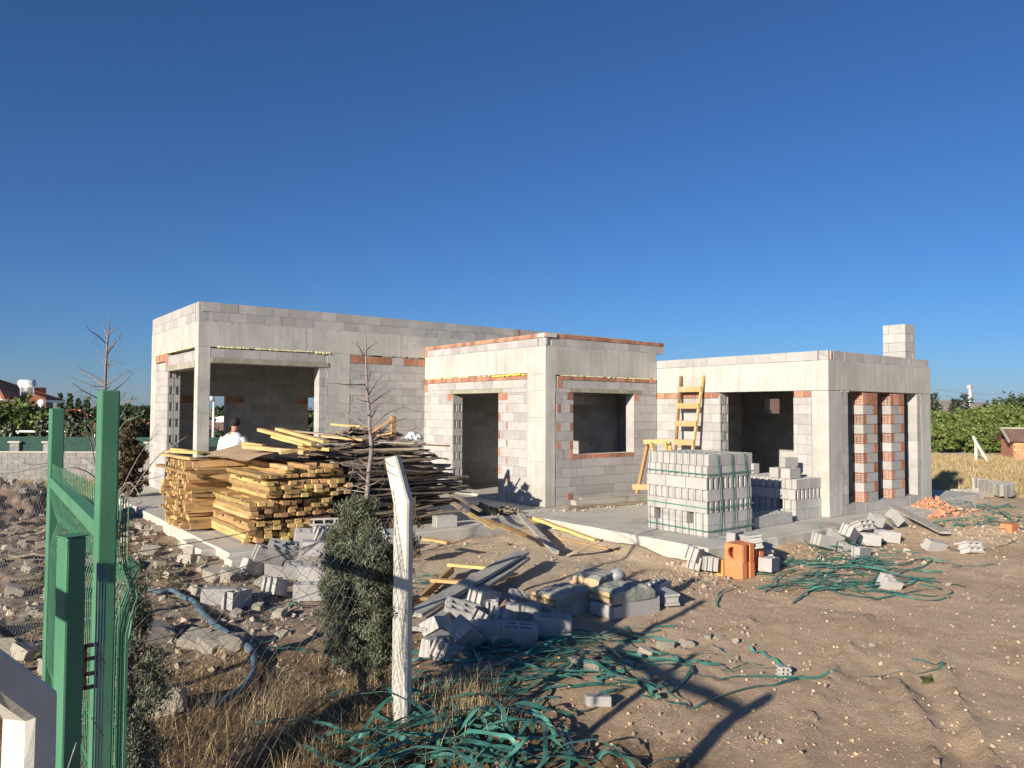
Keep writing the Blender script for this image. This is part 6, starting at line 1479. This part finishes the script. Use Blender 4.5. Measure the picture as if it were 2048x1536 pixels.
hs,W=hiphouse('tiled_house','grey house with red tiled hipped roof and white solar heater at far left',hc_,2.9,3.2,2.55,1.35,ha,M['gwall'],M['rtile'],.25,.5)
for x in(-1.6,1.5):
    mb=MB(); mb.add([W(x-.6,-3.22,.4),W(x+.6,-3.22,.4),W(x+.6,-3.22,1.9),W(x-.6,-3.22,1.9)],[(0,1,2,3)],0,.5); wn_=mb.build('window',M['glass'],hs)
mb=MB(); q=RF(-31.3,46.2); 
pa,pb=Pd(40,767,46),Pd(68,767,46)
mb.tube([pa,pb],.24,16); wt=mb.build('water_tank',M['steel'],hs)
mb=MB(); pa2,pb2=Pd(41,773,45.8),Pd(67,773,45.8); mb.tube([pa2,pb2],.14,12); mb.build('expansion_tank',M['steel'],hs)
mb=MB(); c_=[Pd(42,776,45.6),Pd(66,776,45.6),Pd(66,788,44.4),Pd(42,788,44.4)]; mb.add(c_,[(0,1,2,3)],0,.5); mb.build('solar_panel',M['glass'],hs)
mb=MB(); mb.beam(Pd(41,774,45.7),Pd(41,790,44.4),.06,.06); mb.beam(Pd(67,774,45.7),Pd(67,790,44.4),.06,.06); mb.build('heater_frame',M['steel'],hs)
mb=MB(); p=Pd(82,806,44); mb.tube([p-F0*.02,p+F0*.02],.22,14); mb.tube([p,p-Vector((0,0,.6))],.03,5); mb.build('satellite_dish',M['steel'],hs)
mb=MB(); p=Pd(74,780,46.5); mb.box(p.x-.45,p.x+.45,p.y-.4,p.y+.4,p.z-1.,p.z+.15); mb.build('chimney',M['rtile'],hs)
h2=RF((150-1024)/FPX*62,62); hs2,W2=hiphouse('tiled_house','small house with red hipped roof between the two green gate posts','house' and h2,1.5,1.5,1.25,.62,ha+.3,M['gwall'],M['rtile'],.2,.4)
h3=RF((180-1024)/FPX*40,40); hs3,_=hiphouse('garden_shed','low shed with dark red tiled roof behind the pergola','shed' and h3,1.9,1.6,.45,.75,ha-.2,M['wwall'],M['rtile'],.5,.3)
hs3['category']='shed'
h4=RF((302-1024)/FPX*42,42); hs4,_=hiphouse('garden_shed','low shed with red tiled roof just left of the house corner','shed' and h4,1.3,1.3,.75,.6,ha,M['wwall'],M['rtile'],.3,.3); hs4['category']='shed'
# trees left
TL='trees of the garden behind the wall'
LT=[(12,38,2.95,1.9,1.5,'leafg','broad green tree before the grey house, farthest left'),(55,38.5,3.0,1.9,1.5,'leafg','broad green tree before the grey house, second from left'),(92,39,2.5,1.4,1.2,'leafg','smaller green tree at the right of the grey house'),(-30,38,2.9,2.,1.5,'leafg','green tree cut by the left edge behind the pergola'),(172,52,2.6,1.4,1.2,'leafd','dark tree beside the small red roof'),(252,34,2.35,1.5,1.2,'leafd','dark dense bush right of the taller gate post'),(284,36,1.9,1.3,.95,'leafd','dark bush close to the house corner'),(150,44,1.9,1.6,1.1,'leafd','dark low bush below the small red roof'),(225,33,2.2,1.6,1.2,'leafd','dark bush behind the taller gate post'),(120,36,1.6,1.2,.9,'leafd','dark low bush behind the far gate post')]
for px,d,h,rx,rz,m_,lb in LT:
    b_=gz(RF((px-1024)/FPX*d,d)); b_.z=-.6; tree('garden_tree',lb,b_,h,rx,rz,M[m_],130,24,.12,TL)
for px,d,h in((21,28.5,1.9),(85,28.6,2.0),(145,28.6,2.1)):
    b_=RF((px-1024)/FPX*d,d,-.6); tree('young_cypress',{21:'slim young cypress behind the wall, leftmost of three',85:'slim young cypress behind the wall, middle of three',145:'slim young cypress behind the wall right of the far gate post'}[px],b_,h,.28,1,M['leafj'],70,16,.14,'young cypresses along the wall',.05,kind='column')
# far trees
FT='far trees on the left horizon'
for k in range(34):
    px=U(112,330) if k<24 else U(385,640); d=U(85,150); h=U(.7,1.7); b_=RF((px-1024)/FPX*d,d); b_.z=H(b_.x,b_.y); 
    tree('far_tree','dark far tree on the left horizon',b_,h+1.3,U(1.4,2.8),.45+h*.4,M['leafd'],46,14,.34,FT,kind='round')
for k in range(9):
    px=U(118,180); d=U(100,140); b_=RF((px-1024)/FPX*d,d); b_.z=H(b_.x,b_.y); tree('far_poplar','thin far poplar on the left horizon',b_,U(3.4,4.6),.45,1,M['leafd'],30,12,.4,'far poplars',kind='column')
# seen through the corner room: white house, trees, street lamp
hw=RF((437-1024)/FPX*70,70); tw=thing('white_house','white gabled house seen through the back window of the corner room','house',(hw.x,hw.y,-1.))
ca,sa=A0,B0
def WH(r,f,z): p=hw+R0*r+F0*f; return (p.x,p.y,z-2.55)
mb=MB()
def prism(mb,r0,r1,f0,f1,z0,z1,zr_,m=0):
    rm=(r0+r1)/2; vs=[WH(r0,f0,z0),WH(r1,f0,z0),WH(r1,f0,z1),WH(rm,f0,zr_),WH(r0,f0,z1),WH(r0,f1,z0),WH(r1,f1,z0),WH(r1,f1,z1),WH(rm,f1,zr_),WH(r0,f1,z1)]
    mb.add(vs,[(0,1,2,3,4),(9,8,7,6,5),(0,4,9,5),(1,6,7,2)],m,.5); return vs
mb=MB(); prism(mb,-3.4,3.4,0,6,-1.2,.6,1.0); prism(mb,-1.0,2.,-1.,0,-1.2,.9,2.4); prism(mb,-3.6,-2.2,-.6,0,-1.2,.7,1.7); mb.build('wall',M['wwall'],tw)
mb=MB()
for r0,r1,f0,f1,z1,zr_ in((-3.7,3.7,-.2,6.3,.9,3.3),):
    rm=(r0+r1)/2; mb.add([WH(r0,f0,z1),WH(r1,f0,z1),WH(r1,3,zr_),WH(r0,3,zr_)],[(0,1,2,3)],0,.5); mb.add([WH(r0,f1,z1),WH(r1,f1,z1),WH(r1,3,zr_),WH(r0,3,zr_)],[(0,1,2,3)],0,.5)
for r0,r1,f0,z1,zr_ in((-1.3,2.3,-1.2,.75,2.6),(-3.8,-2.,-.8,.6,1.9)):
    rm=(r0+r1)/2; mb.add([WH(r0,f0,z1),WH(rm,f0,zr_),WH(rm,3,zr_),WH(r0,3,z1)],[(0,1,2,3)],0,.5); mb.add([WH(r1,f0,z1),WH(rm,f0,zr_),WH(rm,3,zr_),WH(r1,3,z1)],[(0,1,2,3)],0,.5)
mb.build('roof',M['rbrown'],tw)
mb=MB(); mb.add([WH(-.4,-1.02,.2),WH(1.4,-1.02,.2),WH(1.4,-1.02,.7),WH(-.4,-1.02,.7)],[(0,1,2,3)],0,.5); mb.build('window',M['rtile'],tw)
mb=MB(); mb.add([WH(-3.4,3.2,3.3),WH(3.4,3.2,3.3),WH(2.6,3.2,3.9),WH(-1,3.2,3.9)],[(0,1,2,3)],0,.5); mb.build('ridge_cap',M['wwall'],tw)
SLp=RF((428-1024)/FPX*42,42); sl_=thing('street_lamp','slim grey street lamp with round head seen through the corner room window','street lamp',(SLp.x,SLp.y,-.6))
mb=MB(); mb.tube([SLp+Vector((0,0,-1)),SLp+Vector((0,0,2.6))],[.10,.055],8); mb.build('pole',M['steel'],sl_)
mb=MB(); mb.grid([2*PI*i/12 for i in range(13)],[-PI/2+PI*i/8 for i in range(9)],lambda u,v: Vector((SLp.x+.16*math.cos(v)*math.cos(u)-.12,SLp.y+.16*math.cos(v)*math.sin(u),2.62+.16*math.sin(v))),0,.5); mb.build('lamp_head',M['steel'],sl_)
for k,(px,d,h) in enumerate(((402,55,2.6),(398,48,1.0),(440,46,1.35),(450,47,1.2),(428,50,1.25),(620,60,2.4),(612,58,1.8),(632,58,2.6))):
    b_=RF((px-1024)/FPX*d,d,-.8); tree('garden_tree',['bush seen through the back window left of the corner column, taller','bush seen through the back window left of the corner column, lower','bush under the white house','bush under the white house nearest the man','bush at the street lamp foot','tree seen through the narrow right back window','lower tree in the narrow right back window','tree beside the narrow right back window'][k],b_,h+.1,1.2,h*.45+.1,M['leafd'],70,18,.13,'bushes behind the corner room')
# ------------------------------------------------------------------ background right
HG='hedge trees beyond the field on the right'
nm=['first','second','third','fourth','fifth','sixth','seventh','eighth','ninth','tenth']
for k in range(10):
    px=1868+20*k+U(-5,5); d=U(44,48); h=[2.2,2.3,2.25,2.4,2.5,2.4,2.6,2.75,2.6,2.4][k]+U(-.12,.12); b_=gz(RF((px-1024)/FPX*d,d)); tree('hedge_tree',f'{nm[k]} bright green leafy hedge tree counted from the house, beyond the dry field',b_,h,1.3,h*.46,M['leafg'],230,30,.085,HG,.08)
for k in range(9):
    px=1862+22*k+U(-6,6); d=43.3; b_=gz(RF((px-1024)/FPX*d,d)); tree('hedge_shrub',f'{nm[k]} low bush at the foot of the hedge, counted from the house',b_,1.5+U(-.2,.3),1.05,.72,M['leafg'],90,24,.10,'low bushes at the hedge foot',.05)
for k,(px,yt,d) in enumerate(((1868,785,60),(1911,797,58),(1929,784,57),(1958,812,60),(1973,806,62))):
    b_=gz(RF((px-1024)/FPX*d,d)); tree('conifer',['dark conifer touching the house edge above the hedge','small dark conifer above the hedge, left of the tallest','tallest slim conifer above the hedge','low conifer right of the white pole','conifer tip between the pole and the big dark tree'][k],b_,Pd(px,yt,d).z-b_.z,1.5,1,M['leafc'],per=16,leaf=.26,group='conifers above the hedge',kind='conifer')
for k,(px,d,h,rx) in enumerate(((2030,66,3.5,2.4),(2062,64,3.9,2.6))):
    b_=gz(RF((px-1024)/FPX*d,d)); tree('dark_tree',['big dark green tree behind the hedge near the right edge','big dark green tree cut by the right edge'][k],b_,h,rx,h*.42,M['leafd'],170,26,.17,'big dark trees behind the hedge')
pp_=gz(RF((1940-1024)/FPX*120,120)); PO=thing('mast','white mast with small boxes at its top beyond the hedge','mast',pp_)
zt_=Pd(1941,774,120).z; mb=MB(); mb.tube([pp_,Vector((pp_.x,pp_.y,zt_))],[.24,.20],8); mb.build('pole',M['steel'],PO)
mb=MB(); mb.box(pp_.x-.3,pp_.x+.3,pp_.y-.3,pp_.y+.3,zt_-.3,zt_+.3); mb.box(pp_.x-.1,pp_.x+.45,pp_.y-.35,pp_.y+.2,zt_-1.6,zt_-.9); mb.box(pp_.x,pp_.x+.4,pp_.y-.35,pp_.y+.2,zt_-3.,zt_-2.5); mb.build('mast_box',M['gwall'],PO)
# brick shed at the right edge
shc=RF((2058-1024)/FPX*38,38); SHD=thing('brick_shed','orange brick shed with dark ridged roof half hidden by grass at the right edge','shed',gz(shc))
sa_=math.atan2(B0,A0)-.25; W5=lambda x,y,z:(shc.x+.72*(x*math.cos(sa_)-y*math.sin(sa_)),shc.y+.72*(x*math.sin(sa_)+y*math.cos(sa_)),-.45+(z+.45)*.72)
mb=MB(); 
for k in range(8):
    for j in range(12):
        x0=-1.35+j*.23+(k%2)*.1; q=[W5(x0,-1,-.45+k*.2),W5(x0+.22,-1,-.45+k*.2),W5(x0+.22,-1,-.26+k*.2),W5(x0,-1,-.26+k*.2),W5(x0,-.8,-.45+k*.2),W5(x0+.22,-.8,-.45+k*.2),W5(x0+.22,-.8,-.26+k*.2),W5(x0,-.8,-.26+k*.2)]
        mb.add(q,[(0,1,2,3),(1,5,6,2),(4,0,3,7),(3,2,6,7)],0)
mb.add([W5(-1.35,-.8,-.5),W5(1.4,-.8,-.5),W5(1.4,1.3,-.5),W5(-1.35,1.3,-.5),W5(-1.35,-.8,1.15),W5(1.4,-.8,1.15),W5(1.4,1.3,1.15),W5(-1.35,1.3,1.15)],[(0,1,5,4),(1,2,6,5),(2,3,7,6),(3,0,4,7)],0,.5); mb.build('wall',M['chips'],SHD)
mb=MB(); n_=40
mb.grid([-1.7+3.4*i/n_ for i in range(n_+1)],[0,1],lambda u,v: Vector(W5(u,-1.25+1.4*v,1.02+.85*v+.035*math.sin(u*38))),0,.5,False); mb.grid([-1.7+3.4*i/n_ for i in range(n_+1)],[0,1],lambda u,v: Vector(W5(u,1.6-1.45*v,1.02+.85*v+.035*math.sin(u*38))),0,.5,False); ro=mb.build('roof',M['rbrown'],SHD)
mb=MB(); mb.beam(W5(-1.75,.15,1.95),W5(1.75,.15,1.95),.14,.08); mb.beam(W5(-1.74,.15,1.95),W5(-1.74,-1.3,1.02),.08,.10); mb.build('ridge_board',M['greywood'],SHD)
# far braced fence post and thin one
fb_=gz(RF((1951-1024)/FPX*37,37)); FP=thing('braced_fence_post','white concrete fence post with a slanting brace in front of the hedge','fence post',fb_)
mb=MB(); t_=Pd(1946,872,37); mb.beam(fb_-Vector((0,0,.1)),Vector((fb_.x,fb_.y,Pd(1948,884,37).z)),.12,.12,(1,0,0)); mb.beam(Vector((fb_.x,fb_.y,Pd(1948,884,37).z)),t_,.11,.11,(1,0,0)); mb.build('shaft',M['post'],FP)
mb=MB(); b_=gz(Pd(1976,908,36.)); mb.beam(b_,Pd(1951,883,36.8),.11,.11,(1,0,0)); mb.build('brace',M['post'],FP)
# house seen through the side wing
vh=RF((1551-1024)/FPX*55,55); vt,_=hiphouse('cream_house','cream house with brown roof framed by the small back window of the side wing','house' and vh,7,5,1.75,1.6,math.atan2(B0,A0)+.1,M['wwall'],M['rbrown'],.6,.5)
mb=MB(); q=[Pd(1539,820,49.),Pd(1544,820,49.),Pd(1544,833,49.),Pd(1539,833,49.)]; mb.add(q,[(0,1,2,3)],0,.5); mb.build('window',M['glass'],vt)
# overhead lines
for k,(pl,lb) in enumerate((([(-80,790,90),(330,815,120)],'upper thin power line over the left horizon'),([(-80,797,90),(330,822,120)],'lower thin power line over the left horizon'),([(1850,775,110),(2120,772,110)],'upper thin power line over the right hedge'),([(1850,786,110),(2120,785,110)],'lower thin power line over the right hedge'))):
    a,b_=Pd(*pl[0]),Pd(*pl[1]); mb=MB(); mb.tube([a.lerp(b_,i/16)-Vector((0,0,1.1*math.sin(PI*i/16))) for i in range(17)],.020,4); tag(mb.build('power_line',M['wire']),lb,'power line')
# haze
mb=MB(); mb.box(-5300,5300,-5300,5300,-70,125,0,.5)
hz=bpy.data.materials.new('air'); hz.use_nodes=True; hn=hz.node_tree.nodes; hn.remove(hn['Principled BSDF']); pv=hn.new('ShaderNodeVolumePrincipled'); pv.inputs['Density'].default_value=.00004; pv.inputs['Color'].default_value=(.86,.90,1,1); pv.inputs['Anisotropy'].default_value=.0
hz.node_tree.links.new(pv.outputs[0],hn['Material Output'].inputs['Volume']); mb.build('haze',hz,org=(0,0,0),kind='stuff')
for o in list(sc.objects):
    if '_w' in o: del o['_w']
if bpy.data.objects.get('haze'): tag(bpy.data.objects['haze'],'thin pale haze over the far fields and hills','haze')
